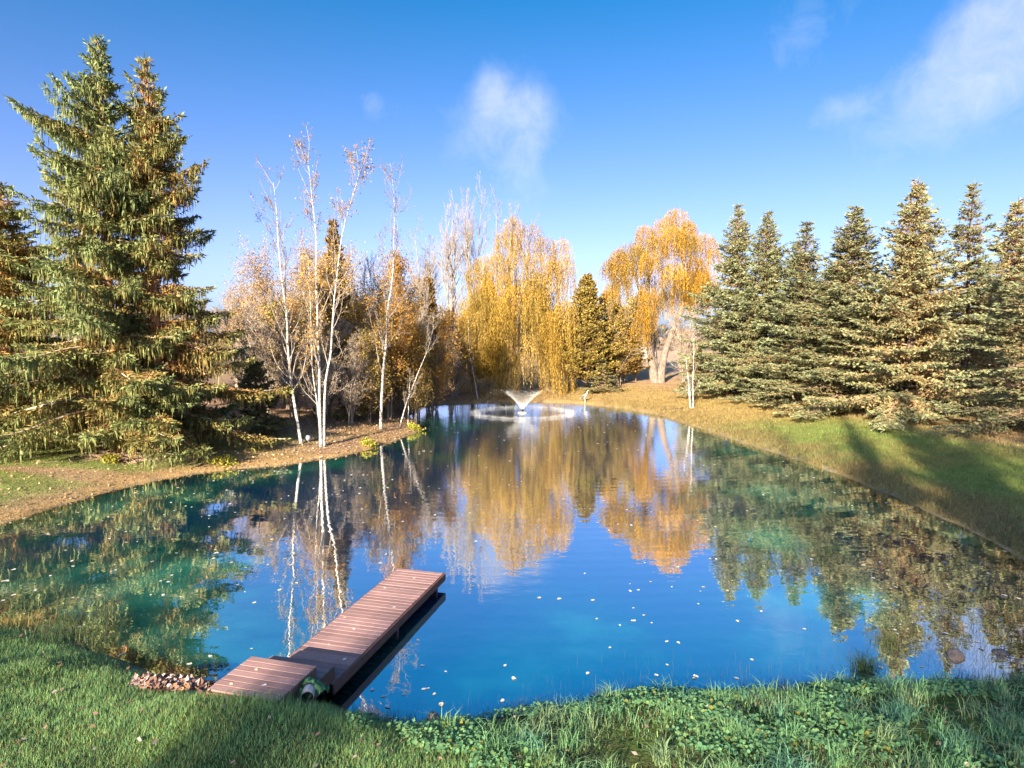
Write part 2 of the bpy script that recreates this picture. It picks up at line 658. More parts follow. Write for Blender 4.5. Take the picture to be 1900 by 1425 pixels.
def mat_wood(name, base, dark):
    """stained boards: grain along the board, tone differs from board to board"""
    m, t = mat_new(name)
    out = N(t, 'ShaderNodeOutputMaterial')
    tc = N(t, 'ShaderNodeTexCoord')
    oi = N(t, 'ShaderNodeObjectInfo')
    off = N(t, 'ShaderNodeVectorMath', operation='SCALE')
    off.inputs[0].default_value = (37.0, 11.0, 5.0)
    link(t, oi.outputs['Random'], off.inputs['Scale'])
    ad = N(t, 'ShaderNodeVectorMath', operation='ADD')
    link(t, tc.outputs['Object'], ad.inputs[0])
    link(t, off.outputs[0], ad.inputs[1])
    mp = N(t, 'ShaderNodeMapping')
    mp.inputs['Scale'].default_value = (1.5, 28, 28)
    link(t, ad.outputs[0], mp.inputs[0])
    nz = N(t, 'ShaderNodeTexNoise')
    nz.inputs['Scale'].default_value = 1.6
    nz.inputs['Detail'].default_value = 7
    nz.inputs['Distortion'].default_value = 0.6
    link(t, mp.outputs[0], nz.inputs['Vector'])
    nb = N(t, 'ShaderNodeTexNoise')
    nb.inputs['Scale'].default_value = 3.0
    nb.inputs['Detail'].default_value = 4
    link(t, ad.outputs[0], nb.inputs['Vector'])
    vo = N(t, 'ShaderNodeTexVoronoi')
    vo.inputs['Scale'].default_value = 4.3
    link(t, ad.outputs[0], vo.inputs['Vector'])
    knot = N(t, 'ShaderNodeMapRange')
    knot.inputs['From Min'].default_value = 0.02
    knot.inputs['From Max'].default_value = 0.10
    knot.inputs['To Min'].default_value = 0.45
    knot.inputs['To Max'].default_value = 1.0
    link(t, vo.outputs['Distance'], knot.inputs['Value'])
    f = math_node(t, 'ADD', math_node(t, 'MULTIPLY', nz.outputs['Fac'], 0.9), math_node(t, 'MULTIPLY', nb.outputs['Fac'], 0.7))
    f = math_node(t, 'SUBTRACT', f, 0.3, clamp=True)
    mx = N(t, 'ShaderNodeMix', data_type='RGBA')
    mx.inputs['A'].default_value = (*dark, 1)
    mx.inputs['B'].default_value = (*base, 1)
    link(t, f, mx.inputs['Factor'])
    tone = math_node(t, 'ADD', math_node(t, 'MULTIPLY', oi.outputs['Random'], 0.42), 0.8)
    tone = math_node(t, 'MULTIPLY', tone, knot.outputs[0])
    sc_ = N(t, 'ShaderNodeVectorMath', operation='SCALE')
    link(t, mx.outputs['Result'], sc_.inputs[0])
    link(t, tone, sc_.inputs['Scale'])
    p = N(t, 'ShaderNodeBsdfPrincipled')
    p.inputs['Roughness'].default_value = 0.62
    p.inputs['Specular IOR Level'].default_value = 0.35
    link(t, sc_.outputs[0], p.inputs['Base Color'])
    bp = N(t, 'ShaderNodeBump')
    bp.inputs['Distance'].default_value = 0.004
    link(t, nz.outputs['Fac'], bp.inputs['Height'])
    link(t, bp.outputs[0], p.inputs['Normal'])
    link(t, p.outputs[0], out.inputs['Surface'])
    return m


def mat_spray():
    m, t = mat_new('water_drops')
    out = N(t, 'ShaderNodeOutputMaterial')
    d = N(t, 'ShaderNodeBsdfDiffuse')
    d.inputs['Color'].default_value = (0.9, 0.93, 0.96, 1)
    tl = N(t, 'ShaderNodeBsdfTranslucent')
    tl.inputs['Color'].default_value = (0.9, 0.93, 0.96, 1)
    tp = N(t, 'ShaderNodeBsdfTransparent')
    a = N(t, 'ShaderNodeMixShader')
    a.inputs[0].default_value = 0.5
    link(t, d.outputs[0], a.inputs[1])
    link(t, tl.outputs[0], a.inputs[2])
    b = N(t, 'ShaderNodeMixShader')
    b.inputs[0].default_value = 0.30
    link(t, tp.outputs[0], b.inputs[1])
    link(t, a.outputs[0], b.inputs[2])
    link(t, b.outputs[0], out.inputs['Surface'])
    return m


M = dict(
    needle=mat_leaf('spruce_needles', 0.18, 0.6, 0.1, 0.0, 0.32),
    leaf=mat_leaf('autumn_leaves', 0.35, 0.6, 0.1, 0.0, 0.12),
    grass=mat_leaf('grass_blades', 0.30, 0.6, 0.15, 0.62),
    litter=mat_leaf('dry_leaves', 0.15, 0.7, 0.2),
    bark=mat_bark('brown_bark'),
    twig=mat_bark('twig_bark', (3, 3, 3), 0.75, 0.0),
    birch=mat_birch('white_birch_bark'),
    ground=mat_ground(),
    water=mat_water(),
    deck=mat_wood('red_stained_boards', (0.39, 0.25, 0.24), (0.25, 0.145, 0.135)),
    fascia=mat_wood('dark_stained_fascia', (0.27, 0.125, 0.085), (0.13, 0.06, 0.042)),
    spray=mat_spray(),
    stone=mat_plain('grey_stone', (0.21, 0.165, 0.15), 0.85, 0.35, 6, 0.02),
    black=mat_plain('black_plastic', (0.015, 0.016, 0.018), 0.4, 0.2),
    grey=mat_plain('grey_plastic', (0.26, 0.29, 0.34), 0.5, 0.15),
    white=mat_plain('white_paint', (0.75, 0.74, 0.72), 0.6, 0.08),
    net=mat_plain('green_netting', (0.05, 0.15, 0.065), 0.6, 0.4, 14, 0.02),
    feather=mat_plain('pale_grey_feathers', (0.55, 0.55, 0.56), 0.8, 0.25, 20),
    featherdark=mat_plain('dark_wing_feathers', (0.07, 0.075, 0.09), 0.8, 0.3, 20),
    beak=mat_plain('yellow_horn_beak', (0.45, 0.28, 0.08), 0.5, 0.1),
    logend=mat_plain('fresh_cut_log', (0.55, 0.30, 0.12), 0.8, 0.3, 15, 0.01),
    siding=mat_plain('house_siding', (0.55, 0.50, 0.44), 0.8, 0.1, 4),
    roof=mat_plain('roof_shingles', (0.09, 0.085, 0.085), 0.9, 0.35, 9, 0.02),
    glass=mat_plain('window_glass', (0.03, 0.04, 0.05), 0.08, 0.1, 2, 0.0, 0.0, 0.8),
)

# ------------------------------------------------------------------ terrain
SHORE = np.array([(-20.0, 15.2), (-18.2, 18.0), (-16.47, 20.07), (-16.23, 21.13), (-16.11, 22.52), (-15.72, 24.36), (-14.87, 26.62), (-12.91, 28.38),
    (-10.92, 29.59), (-8.9, 31.48), (-7.52, 33.78), (-6.43, 37.62), (-5.88, 40.47), (-6.61, 43.5), (-7.67, 47.33),
    (-8.12, 51.52), (-7.46, 54.74), (-5.78, 56.51), (-2.47, 57.91), (2.49, 58.39), (5.34, 57.4), (7.16, 56.05),
    (9.5, 53.08), (11.28, 48.99), (12.03, 44.05), (12.7, 39.1), (13.24, 35.15), (13.9, 31.19), (14.39, 27.47),
    (14.4, 23.69), (14.25, 20.68), (14.1, 18.3), (13.7, 16.1), (12.8, 13.9), (11.7, 12.2), (10.4, 11.05), (8.6, 10.7),
    (7.04, 10.5), (6.14, 10.55), (5.16, 10.5), (3.71, 10.32), (2.77, 10.27), (1.36, 10.05), (0.44, 9.85), (-0.43, 9.6),
    (-1.28, 9.45), (-2.17, 9.6), (-2.74, 9.85), (-3.83, 10.15), (-4.87, 10.4), (-6.01, 10.8), (-7.23, 11.4), (-8.61, 12.1),
    (-9.93, 12.6), (-10.8, 12.85), (-14.0, 13.4), (-18.0, 13.6)])


def shore_dist(x, y):
    """signed distance to the waterline, positive on land"""
    x = np.asarray(x, float)
    y = np.asarray(y, float)
    best = np.full(x.shape, 1e9)
    inside = np.zeros(x.shape, bool)
    n = len(SHORE)
    for i in range(n):
        ax, ay = SHORE[i]
        bx, by = SHORE[(i + 1) % n]
        dx, dy = bx - ax, by - ay
        t = np.clip(((x - ax) * dx + (y - ay) * dy) / (dx * dx + dy * dy), 0, 1)
        best = np.minimum(best, (x - ax - t * dx) ** 2 + (y - ay - t * dy) ** 2)
        if dy != 0:
            c = ((ay > y) != (by > y)) & (x < dx * (y - ay) / dy + ax)
            inside ^= c
    d = np.sqrt(best)
    d = np.where(inside, -d, d)
    return d + (fbm(x, y, 1.1, 5, 3) - 0.5) * 0.35


def height(x, y, d=None):
    x = np.asarray(x, float)
    y = np.asarray(y, float)
    if d is None:
        d = shore_dist(x, y)
    wn = sigm((14.5 - y) / 1.2)                         # near bank
    wr = sigm((x - 7.0) / 1.5) * (1 - wn)              # right and far right bank
    wl = np.clip(1 - wn - wr, 0, 1)                    # left and far bank
    A = wn * 0.34 + wr * 0.26 + wl * 0.13
    Ls = wn * 0.8 + wr * 0.6 + wl * 0.4
    S = wn * 0.16 + wr * 0.14 + wl * 0.085
    Cc = wn * 2.2 + wr * 1.7 + wl * 0.85
    dp = np.maximum(d, 0)
    land = A * (1 - np.exp(-dp / Ls)) + Cc * (1 - np.exp(-S * dp / Cc))
    land = land + 0.30 * np.exp(-((x + 3.9) / 1.5) ** 2 - ((y - 8.6) / 0.9) ** 2) * np.clip(dp / 0.5, 0, 1)
    land = land + (fbm(x, y, 2.3, 11, 4) - 0.5) * 0.22 * np.clip(dp / 2.0, 0, 1) + (fbm(x, y, 0.5, 15, 2) - 0.5) * 0.05 * np.clip(dp / 0.5, 0, 1)
    far = np.clip((np.hypot(x, y) - 90) / 400, 0, 1)
    land = land + far * 1.0
    shallow = np.exp(-(((x - 9.0) / 3.2) ** 2 + ((y - 12.3) / 2.2) ** 2))
    sl = lerp(0.42, 0.055, shallow)
    bed = -np.minimum(2.6, sl * np.maximum(-d, 0)) + (fbm(x, y, 0.7, 31, 3) - 0.5) * 0.07 * np.clip(-d, 0, 1)
    return np.where(d > 0, land, bed)


LAWN = np.array([0.11, 0.17, 0.045])
GOLD = np.array([0.36, 0.245, 0.115])
LITTER = np.array([0.36, 0.24, 0.16])
SOIL = np.array([0.085, 0.062, 0.045])
BROWNG = np.array([0.25, 0.17, 0.115])
FIELD = np.array([0.50, 0.38, 0.27])
MUD = np.array([0.17, 0.15, 0.13])


def zone_color(x, y, d):
    """what grows or lies on the ground here"""
    x = np.asarray(x, float)
    y = np.asarray(y, float)
    n1 = fbm(x, y, 3.0, 41, 4)[..., None]
    n2 = fbm(x, y, 0.9, 47, 3)[..., None]
    n3 = fbm(x * 0.6, y * 2.0, 4.0, 53, 3)[..., None]
    X = x[..., None]
    Y = y[..., None]
    Dd = d[..., None]
    wn = sigm((15.5 - Y) / 0.8)
    wr = sigm((X - 7.0 - 0.0 * Y) / 0.8)
    # left bank: leaf litter with patches of thin green turf
    left = lerp(LITTER, GOLD * 1.05, sigm((n1 - 0.5) * 16))
    turf = sigm((n3 - 0.44) * 22) * sigm((-12.0 - X) / 1.4) * sigm((Dd - 0.9) / 0.4)
    left = lerp(left, LAWN * np.array([1.55, 1.45, 1.3]), turf * 0.85)
    left = lerp(GOLD * 1.15, left, sigm((Dd - 0.55) / 0.25))
    wood = sigm((Y - 37.0 + 0.15 * X) / 1.5) * sigm((Dd - 3.0) / 0.6)
    left = lerp(left, LITTER * 0.75, wood)
    # far bank: dry golden grass
    farb = lerp(GOLD * 1.12, GOLD * np.array([1.0, 1.1, 0.85]), n1)
    left = lerp(left, farb, sigm((X - 1.0) / 1.5) * sigm((Y - 50) / 2))
    # right lawn: green, dry towards the far end and under the spruces, brown at the water
    right = lerp(LAWN * np.array([1.75, 1.5, 1.6]), GOLD * np.array([0.8, 0.85, 0.7]), sigm((n1 - 0.60) * 14) * 0.6)
    dryfar = sigm((Y - 39.5 + 3.0 * (n1 - 0.5)) / 1.6)
    right = lerp(right, farb, dryfar)
    under = sigm((Dd - 8.2 - 2.5 * (n1 - 0.5)) / 0.6)
    right = lerp(right, lerp(GOLD * 1.1, LITTER * 1.1, n2), under * 0.9)
    rim = sigm((1.6 + 2.0 * (n2 - 0.5) - Dd + 1.2 * sigm((19 - Y) / 1.5)) / 0.35)
    right = lerp(right, lerp(lerp(BROWNG, LAWN, 0.35), GOLD * 0.8, n2), rim * 0.8 * (1 - 0.5 * dryfar))
    # near bank
    near = lerp(LAWN * 0.9, SOIL * 1.5, sigm((n2 - 0.55) * 12) * 0.6)
    near = lerp(near, BROWNG * 0.7, sigm((0.45 - Dd) / 0.15) * 0.8)
    c = lerp(left, right, wr)
    c = lerp(c, near, wn)
    rr = np.hypot(X, Y)
    c = lerp(c, FIELD, sigm((rr - 75) / 4) * sigm((X - 14.0) / 4))
    c = lerp(c, FIELD * np.array([0.75, 0.72, 0.6]), sigm((rr - 90) / 6) * (1 - sigm((X - 14.0) / 4)))
    bedc = lerp(MUD * 1.5, MUD * np.array([0.75, 0.85, 0.7]), sigm((n2 - 0.5) * 10))
    c = np.where(Dd > 0, c, bedc)
    return c


def stretch(fine_lo, fine_hi, step, lo, hi):
    a = list(np.arange(fine_lo, fine_hi + 1e-6, step))
    s = step
    while a[-1] < hi:
        s *= 1.22
        a.append(a[-1] + s)
    s = step
    while a[0] > lo:
        s *= 1.22
        a.insert(0, a[0] - s)
    return np.array(a)


gx = stretch(-24, 32, 0.24, -2600, 2600)
gy = stretch(6.2, 66, 0.24, -400, 3200)
GX, GY = np.meshgrid(gx, gy)
gd = shore_dist(GX, GY)
GZ = height(GX, GY, gd)
GC = zone_color(GX, GY, gd)
ny, nx = GX.shape
idx = np.arange(nx * ny).reshape(ny, nx)
quads = np.stack([idx[:-1, :-1], idx[:-1, 1:], idx[1:, 1:], idx[1:, :-1]], -1).reshape(-1, 4)
ground = add('ground', mesh_data('ground', np.stack([GX, GY, GZ], -1).reshape(-1, 3), quads, GC.reshape(-1, 3), [M['ground']], True), kind='structure')


def zat(x, y):
    return float(height(np.array([x]), np.array([y]))[0])


# pond surface
wx = np.arange(-20.5, 15.5, 0.3)
wy = np.arange(8.6, 59.5, 0.3)
WX, WY = np.meshgrid(wx, wy)
wd = shore_dist(WX, WY)
wz = np.maximum(0, -height(WX, WY, wd))
ny, nx = WX.shape
idx = np.arange(nx * ny).reshape(ny, nx)
quads = np.stack([idx[:-1, :-1], idx[:-1, 1:], idx[1:, 1:], idx[1:, :-1]], -1).reshape(-1, 4)
keep = (wd.ravel()[quads] < 0.75).any(1)
quads = quads[keep]
used, inv = np.unique(quads, return_inverse=True)
Vw = np.stack([WX.ravel()[used], WY.ravel()[used], np.zeros(len(used))], -1)
Cw = np.repeat((wz.ravel()[used] / 3.0)[:, None], 3, 1)
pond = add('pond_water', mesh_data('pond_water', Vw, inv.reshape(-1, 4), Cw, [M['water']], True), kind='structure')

# ------------------------------------------------------------------ conifers


def conifer(rng, H, Rad, p):
    """trunk, branches and needle crown of one spruce (local coordinates, base at the origin)"""
    bark, br, cr = MB(), MB(), MB()
    nseg = 14
    zt = np.linspace(-0.3, H, nseg)
    lean = p.get('lean', 0.0)
    bx = lean * (zt / H) ** 1.5 * H + 0.06 * np.sin(zt * 0.7 + rng.uniform(0, 6)) * (zt / H)
    by = 0.06 * np.cos(zt * 0.6 + rng.uniform(0, 6)) * (zt / H)
    r0 = p.get('r0', 0.014 * H + 0.04)
    rt = r0 * (1 - np.clip(zt / H, 0, 1)) ** 0.85 + 0.012
    rt[0] *= 1.35
    rt[1] *= 1.08
    tube(bark, np.stack([bx, by, zt], -1), rt, 9, np.array(p.get('bark', (0.20, 0.135, 0.09))))
    z = p.get('z0', 0.6)
    dz0 = p.get('dz', 0.36)
    green = np.array(p['green'])
    tipc = np.array(p['tip'])
    dead = np.array(p['dead'])
    hang = p.get('hang', 0.0)
    az0 = rng.uniform(0, 6.28)
    while z < H - 0.15:
        t = z / H
        prof = p['prof'](t)
        nb = max(3, int(round(p.get('nb', 5) * (0.7 + 0.5 * rng.random()) * (1 - p.get('thin', 0.0) * max(0.0, t - 0.35)))))
        az0 += rng.uniform(0.4, 1.4)
        for b in range(nb):
            if rng.random() < p.get('skip', 0.06):
                continue
            az = az0 + b * 2 * np.pi / nb + rng.normal(0, 0.22)
            side_gain = 1.0
            if 'grow' in p:
                side_gain = p['grow'](az, t)
            L = max(0.22, Rad * prof * rng.uniform(*p.get('jit', (0.68, 1.12))) * side_gain)
            n = max(5, int(L / 0.22))
            s = np.linspace(0, 1, n)
            p0, p1, p2 = p['pitch'](t, rng)
            pit = np.where(s < 0.5, p0 + (p1 - p0) * s * 2, p1 + (p2 - p1) * (s - 0.5) * 2)
            aw = az + np.cumsum(rng.normal(0, 0.035, n))
            step = L / (n - 1)
            dv = np.stack([np.cos(pit) * np.cos(aw), np.cos(pit) * np.sin(aw), np.sin(pit)], -1)
            zs = z + rng.uniform(-0.5, 0.5) * dz0
            base = np.array([np.interp(zs, zt, bx), np.interp(zs, zt, by), zs])
            P = base + np.concatenate([np.zeros((1, 3)), np.cumsum(dv[:-1] * step, axis=0)])
            rb = (0.009 * L + 0.008) * (1 - 0.85 * s)
            tube(br, P, rb, 4, np.array(p.get('branch', (0.24, 0.17, 0.13))) * rng.uniform(0.8, 1.25))
            # side twigs
            s0 = p.get('bare', 0.10)
            m = max(3, int(L * (1 - s0) / p.get('sp', 0.10)))
            ss = np.sort(rng.uniform(s0, 1.0, m))
            deadness = rng.random() < p.get('deadp', 0.25) * (1 - t)
            for sgn in (-1, 1):
                c0 = np.stack([np.interp(ss, s, P[:, k]) for k in range(3)], -1)
                tv = np.stack([np.interp(ss, s, dv[:, k]) for k in range(3)], -1)
                sd_ = unit(np.cross(tv, np.array([0, 0, 1.0]))) * sgn
                ph = rng.uniform(0.65, 1.15, m)[:, None]
                D = unit(np.cos(ph) * tv + np.sin(ph) * sd_ + np.array([0, 0, 1.0]) * rng.normal(p.get('lift', 0.0), 0.16, (m, 1)))
                l = np.minimum(p.get('lmax', 0.85), 0.42 * L * (1 - ss) + 0.16) * rng.uniform(0.6, 1.15, m)
                kmax = int(np.ceil(l.max() / 0.17))
                for k in range(kmax):
                    f = k * 0.17
                    sel = l > f * 0.98
                    q = int(sel.sum())
                    if q == 0:
                        break
                    C0 = c0[sel] + D[sel] * f + np.array([0, 0, -1.0]) * (f * f * p.get('sag', 0.22))
                    Dk = unit(D[sel] + rng.normal(0, 0.22, (q, 3)) + np.array([0, 0, -1.0]) * p.get('sag', 0.22) * f)
                    frac = ss[sel] * 0.65 + 0.35 * f / np.maximum(l[sel], 0.1) + p.get('fresh', 0.0) * t
                    if deadness:
                        frac = frac * 0.75
                    w1 = sigm((frac - 0.34 + rng.normal(0, 0.12, q)) * 9)[:, None]
                    w2 = sigm((frac - 0.80 + rng.normal(0, 0.12, q)) * 10)[:, None]
                    cc = lerp(lerp(dead, green, w1), tipc, w2) * rng.lognormal(0, 0.20, (q, 1))
                    leaf_quads(cr, C0, Dk, rng.uniform(0.20, 0.30, q), rng.uniform(0.055, 0.10, q) * p.get('wid', 1.0), rng, cc)
                    if p.get('side', 0):
                        Ds = unit(Dk + rng.normal(0, 0.75, (q, 3)))
                        leaf_quads(cr, C0 + Dk * 0.05, Ds, rng.uniform(0.12, 0.22, q), rng.uniform(0.05, 0.085, q) * p.get('wid', 1.0), rng, cc * rng.lognormal(0, 0.12, (q, 1)))
                    if hang:
                        hs_ = rng.random(q) < (0.92 if hang > 0.4 else 0.6)
                        q2 = int(hs_.sum())
                        if q2:
                            Hl = hang * rng.uniform(0.35, 1.15, q2) * (0.5 + 0.5 * min(1.0, L / 2.5)) * (1 - 0.55 * np.maximum(ss[sel][hs_] - 0.6, 0) / 0.4)
                            Dh = np.stack([rng.normal(0, 0.11, q2), rng.normal(0, 0.11, q2), -np.ones(q2)], -1)
                            ch = cc[hs_] * rng.lognormal(0, 0.15, (q2, 1))
                            leaf_quads(cr, C0[hs_], Dh, Hl, rng.uniform(0.030, 0.058, q2), rng, ch, mid=0.5)
            # leading shoot
            leaf_quads(cr, P[-3:], dv[-3:], np.full(3, 0.26), np.full(3, 0.09), rng, tipc)
        z += dz0 * rng.uniform(0.8, 1.25) * (1.0 - 0.35 * t)
    # top leader with short shoots
    for k in range(7):
        zz = H - 0.1 - k * 0.14
        a = rng.uniform(0, 6.28, 4)
        D = np.stack([np.cos(a), np.sin(a), np.full(4, 1.1)], -1)
        xo = np.interp(zz, zt, bx)
        yo = np.interp(zz, zt, by)
        leaf_quads(cr, np.tile([xo, yo, zz], (4, 1)), D, np.full(4, 0.14 + 0.05 * k), np.full(4, 0.07), rng, green)
    leaf_quads(cr, np.array([[bx[-1], by[-1], H - 0.1]]), np.array([[0, 0, 1.0]]), 0.5, 0.06, rng, green)
    return bark, br, cr


def make_conifer(name, label, seed, H, Rad, p, loc, rz=0.0, group=None):
    rng = np.random.default_rng(seed)
    bark, br, cr = conifer(rng, H, Rad, p)
    t = thing(name, label, 'spruce tree' if 'spruce' in name else 'cedar tree', loc, rz, group)
    add('trunk', bark.mesh('trunk', M['bark'], True), t)
    add('branches', br.mesh('branches', M['twig'], True), t, kind='stuff')
    add('crown', cr.mesh('crown', M['needle']), t, kind='stuff')
    return t


def norway_pitch(t, rng):
    j = rng.normal(0, 0.09)
    if t < 0.55:
        k = t / 0.55
        return (lerp(-0.05, 0.25, k) + j, lerp(-0.42, -0.05, k) + j, lerp(0.10, 0.45, k) + j)
    k = (t - 0.55) / 0.45
    return (lerp(0.25, 0.75, k) + j, lerp(0.0, 0.65, k) + j, lerp(0.5, 0.9, k) + j)


def white_pitch(t, rng):
    j = rng.normal(0, 0.08)
    return (lerp(-0.12, 0.65, t) + j, lerp(-0.20, 0.45, t) + j, lerp(0.12, 0.7, t) + j)


NORWAY = dict(green=(0.145, 0.170, 0.062), tip=(0.195, 0.235, 0.10), dead=(0.36, 0.20, 0.08), hang=0.62, pitch=norway_pitch, jit=(0.45, 1.25), thin=0.35, fresh=0.30,
              prof=lambda t: (1 - t) ** 0.80 * (0.80 + 0.20 * math.sin(t * 11.0)) * min(1.0, 0.55 + 4.0 * t) + 0.03, sp=0.088, dz=0.46, nb=5, z0=1.1, bare=0.05,
              sag=0.5, branch=(0.46, 0.36, 0.29), bark=(0.40, 0.22, 0.12), r0=0.27, deadp=0.4, side=1, skip=0.10)
WHITE = dict(green=(0.205, 0.225, 0.125), tip=(0.25, 0.285, 0.165), dead=(0.28, 0.20, 0.11), hang=0.16, pitch=white_pitch, jit=(0.60, 1.15),
             prof=lambda t: (max(0.0, 1 - t) ** (0.80 + 0.24 * t)) * (0.85 + 0.15 * math.sin(t * 17.0)) * min(1.0, 0.75 + 2.5 * t) + 0.02, sp=0.116, dz=0.41, nb=6.4, z0=0.30, bare=0.06,
             sag=0.22, branch=(0.26, 0.20, 0.16), bark=(0.16, 0.115, 0.09), r0=0.19, deadp=0.2, side=1, wid=1.25)


def Z(x, y, dz=0.0):
    return (x, y, zat(x, y) + dz)


spruceL = make_conifer('norway_spruce', 'tall drooping spruce with the highest top, left of the pair by the lawn', 11, 18.6, 7.0,
                       dict(NORWAY, lean=0.004, grow=lambda az, t: 1.0 + 0.40 * math.cos(az - math.pi) * (0.5 + 0.5 * t)), Z(-18.5, 29.4))
spruceR = make_conifer('norway_spruce', 'tall drooping spruce with bare reddish trunk, right of the pair by the lawn', 23, 18.4, 6.1,
                       dict(NORWAY, lean=0.006, skip=0.14, fresh=0.08, green=(0.155, 0.17, 0.052), dead=(0.46, 0.25, 0.09), deadp=0.6), Z(-17.0, 30.4))
copy_tree(spruceR, 'lower spruce cut by the left edge of the picture', Z(-25.2, 31.8), 2.1, (1.30, 1.30, 0.70))

# right row: three builds, copied
wsA = make_conifer('white_spruce', 'broad dense spruce with the tallest top of the right-hand row', 31, 13.8, 6.8,
                   dict(WHITE, dead=(0.38, 0.25, 0.12), green=(0.225, 0.23, 0.115)), Z(23.7, 38.0))
wsB = make_conifer('white_spruce', 'narrow-topped dense spruce at the willow end of the right-hand row', 37, 15.6, 6.8,
                   dict(WHITE, green=(0.175, 0.19, 0.095), jit=(0.55, 1.2), skip=0.1), Z(18.7, 53.5))
wsC = make_conifer('white_spruce', 'thin open spruce with dark bare trunk, second from the right edge', 43, 13.6, 5.0,
                   dict(WHITE, nb=5, sp=0.13, skip=0.20, dz=0.46, z0=0.9, bark=(0.075, 0.055, 0.05), green=(0.15, 0.175, 0.09), tip=(0.21, 0.245, 0.14)), Z(27.3, 38.4))
G_ROW = 'spruces in the right-hand row'
for o in (wsA, wsB, wsC):
    o['group'] = G_ROW
copy_tree(wsB, 'slim spruce just right of the one beside the orange willow', Z(20.2, 50.8), 2.2, (1.0, 1.0, 0.93), G_ROW)
copy_tree(wsC, 'sparse short-topped spruce, third from the willow end of the row', Z(21.6, 47.3), 1.1, (1.3, 1.3, 0.97), G_ROW)
copy_tree(wsB, 'spruce with thin spire top left of the tallest spruce in the row', Z(22.4, 42.3), 4.0, (1.18, 1.18, 0.84), G_ROW)
copy_tree(wsC, 'spruce cut by the right edge of the picture', Z(25.6, 30.6), 3.3, (1.2, 1.2, 0.80), G_ROW)
copy_tree(wsA, 'spruce far right behind the thin open spruce', Z(32.5, 41.5), 2.6, (1, 1, 0.95), G_ROW)
copy_tree(wsB, 'spruce half hidden behind the tallest of the row', Z(27.5, 44.5), 0.4, (1, 1, 0.72), G_ROW)
copy_tree(wsA, 'spruce half hidden behind the spire-topped one', Z(25.5, 50.0), 5.4, (1, 1, 0.78), G_ROW)
copy_tree(wsB, 'spruce at the back of the row between the slim and the sparse ones', Z(24.0, 54.0), 1.9, (1, 1, 0.80), G_ROW)
copy_tree(wsA, 'low leafy-skirted young spruce before the spire-topped one', Z(20.6, 44.6), 1.4, (0.95, 0.95, 0.50), G_ROW)

# small conifers
CEDAR = dict(green=(0.20, 0.135, 0.042), tip=(0.27, 0.20, 0.06), dead=(0.17, 0.095, 0.04), hang=0.0, pitch=lambda t, rng: (0.5 + rng.normal(0, 0.1), 0.35 + 0.3 * t, 0.55),
             prof=lambda t: (max(0.0, 1 - t) ** 0.75) * min(1.0, 0.7 + 2 * t) + 0.04, sp=0.13, dz=0.34, nb=7, z0=1.0, bare=0.15, sag=0.1, lift=0.15,
             branch=(0.20, 0.14, 0.10), bark=(0.24, 0.18, 0.15), r0=0.16, deadp=0.2, side=1, wid=1.9, lmax=0.6)
cedA = make_conifer('cedar_tree', 'cone-shaped browning cedar just right of the tall golden willow', 51, 11.2, 4.0, dict(CEDAR, green=(0.25, 0.175, 0.05), tip=(0.32, 0.235, 0.065)), Z(7.2, 61.6))
cedB = make_conifer('cedar_tree', 'dark brown cedar just left of the tall golden willow', 57, 11.0, 2.5, dict(CEDAR, green=(0.16, 0.10, 0.04), tip=(0.22, 0.15, 0.05)), Z(-7.7, 59.2))
copy_tree(cedB, 'tall rusty cedar whose top rises behind the birches', Z(-13.2, 47.5), 2.0, (0.85, 0.85, 1.27))
copy_tree(cedA, 'yellow-green cedar filling the gap behind the willow', Z(-2.5, 65.5), 0.7, (0.9, 0.9, 0.98))
smA = make_conifer('young_spruce', 'small bushy green spruce by the far bank near the heron', 61, 3.3, 2.2, dict(WHITE, green=(0.13, 0.12, 0.05), tip=(0.20, 0.19, 0.08), dz=0.3, sp=0.12, r0=0.07), Z(8.6, 60.4))
copy_tree(smA, 'small dark spruce in the shade behind the birches', Z(-10.6, 42.5), 1.0, (1.0, 1.0, 1.35))
copy_tree(smA, 'low dark spruce between the tall pair and the leaning birch', Z(-14.6, 36.2), 2.0, (1.2, 1.2, 1.3))
copy_tree(smA, 'low spruce at the foot of the big forked willow', Z(16.9, 58.0), 4.2, (1.05, 1.05, 1.2))

# ------------------------------------------------------------------ broadleaf skeletons


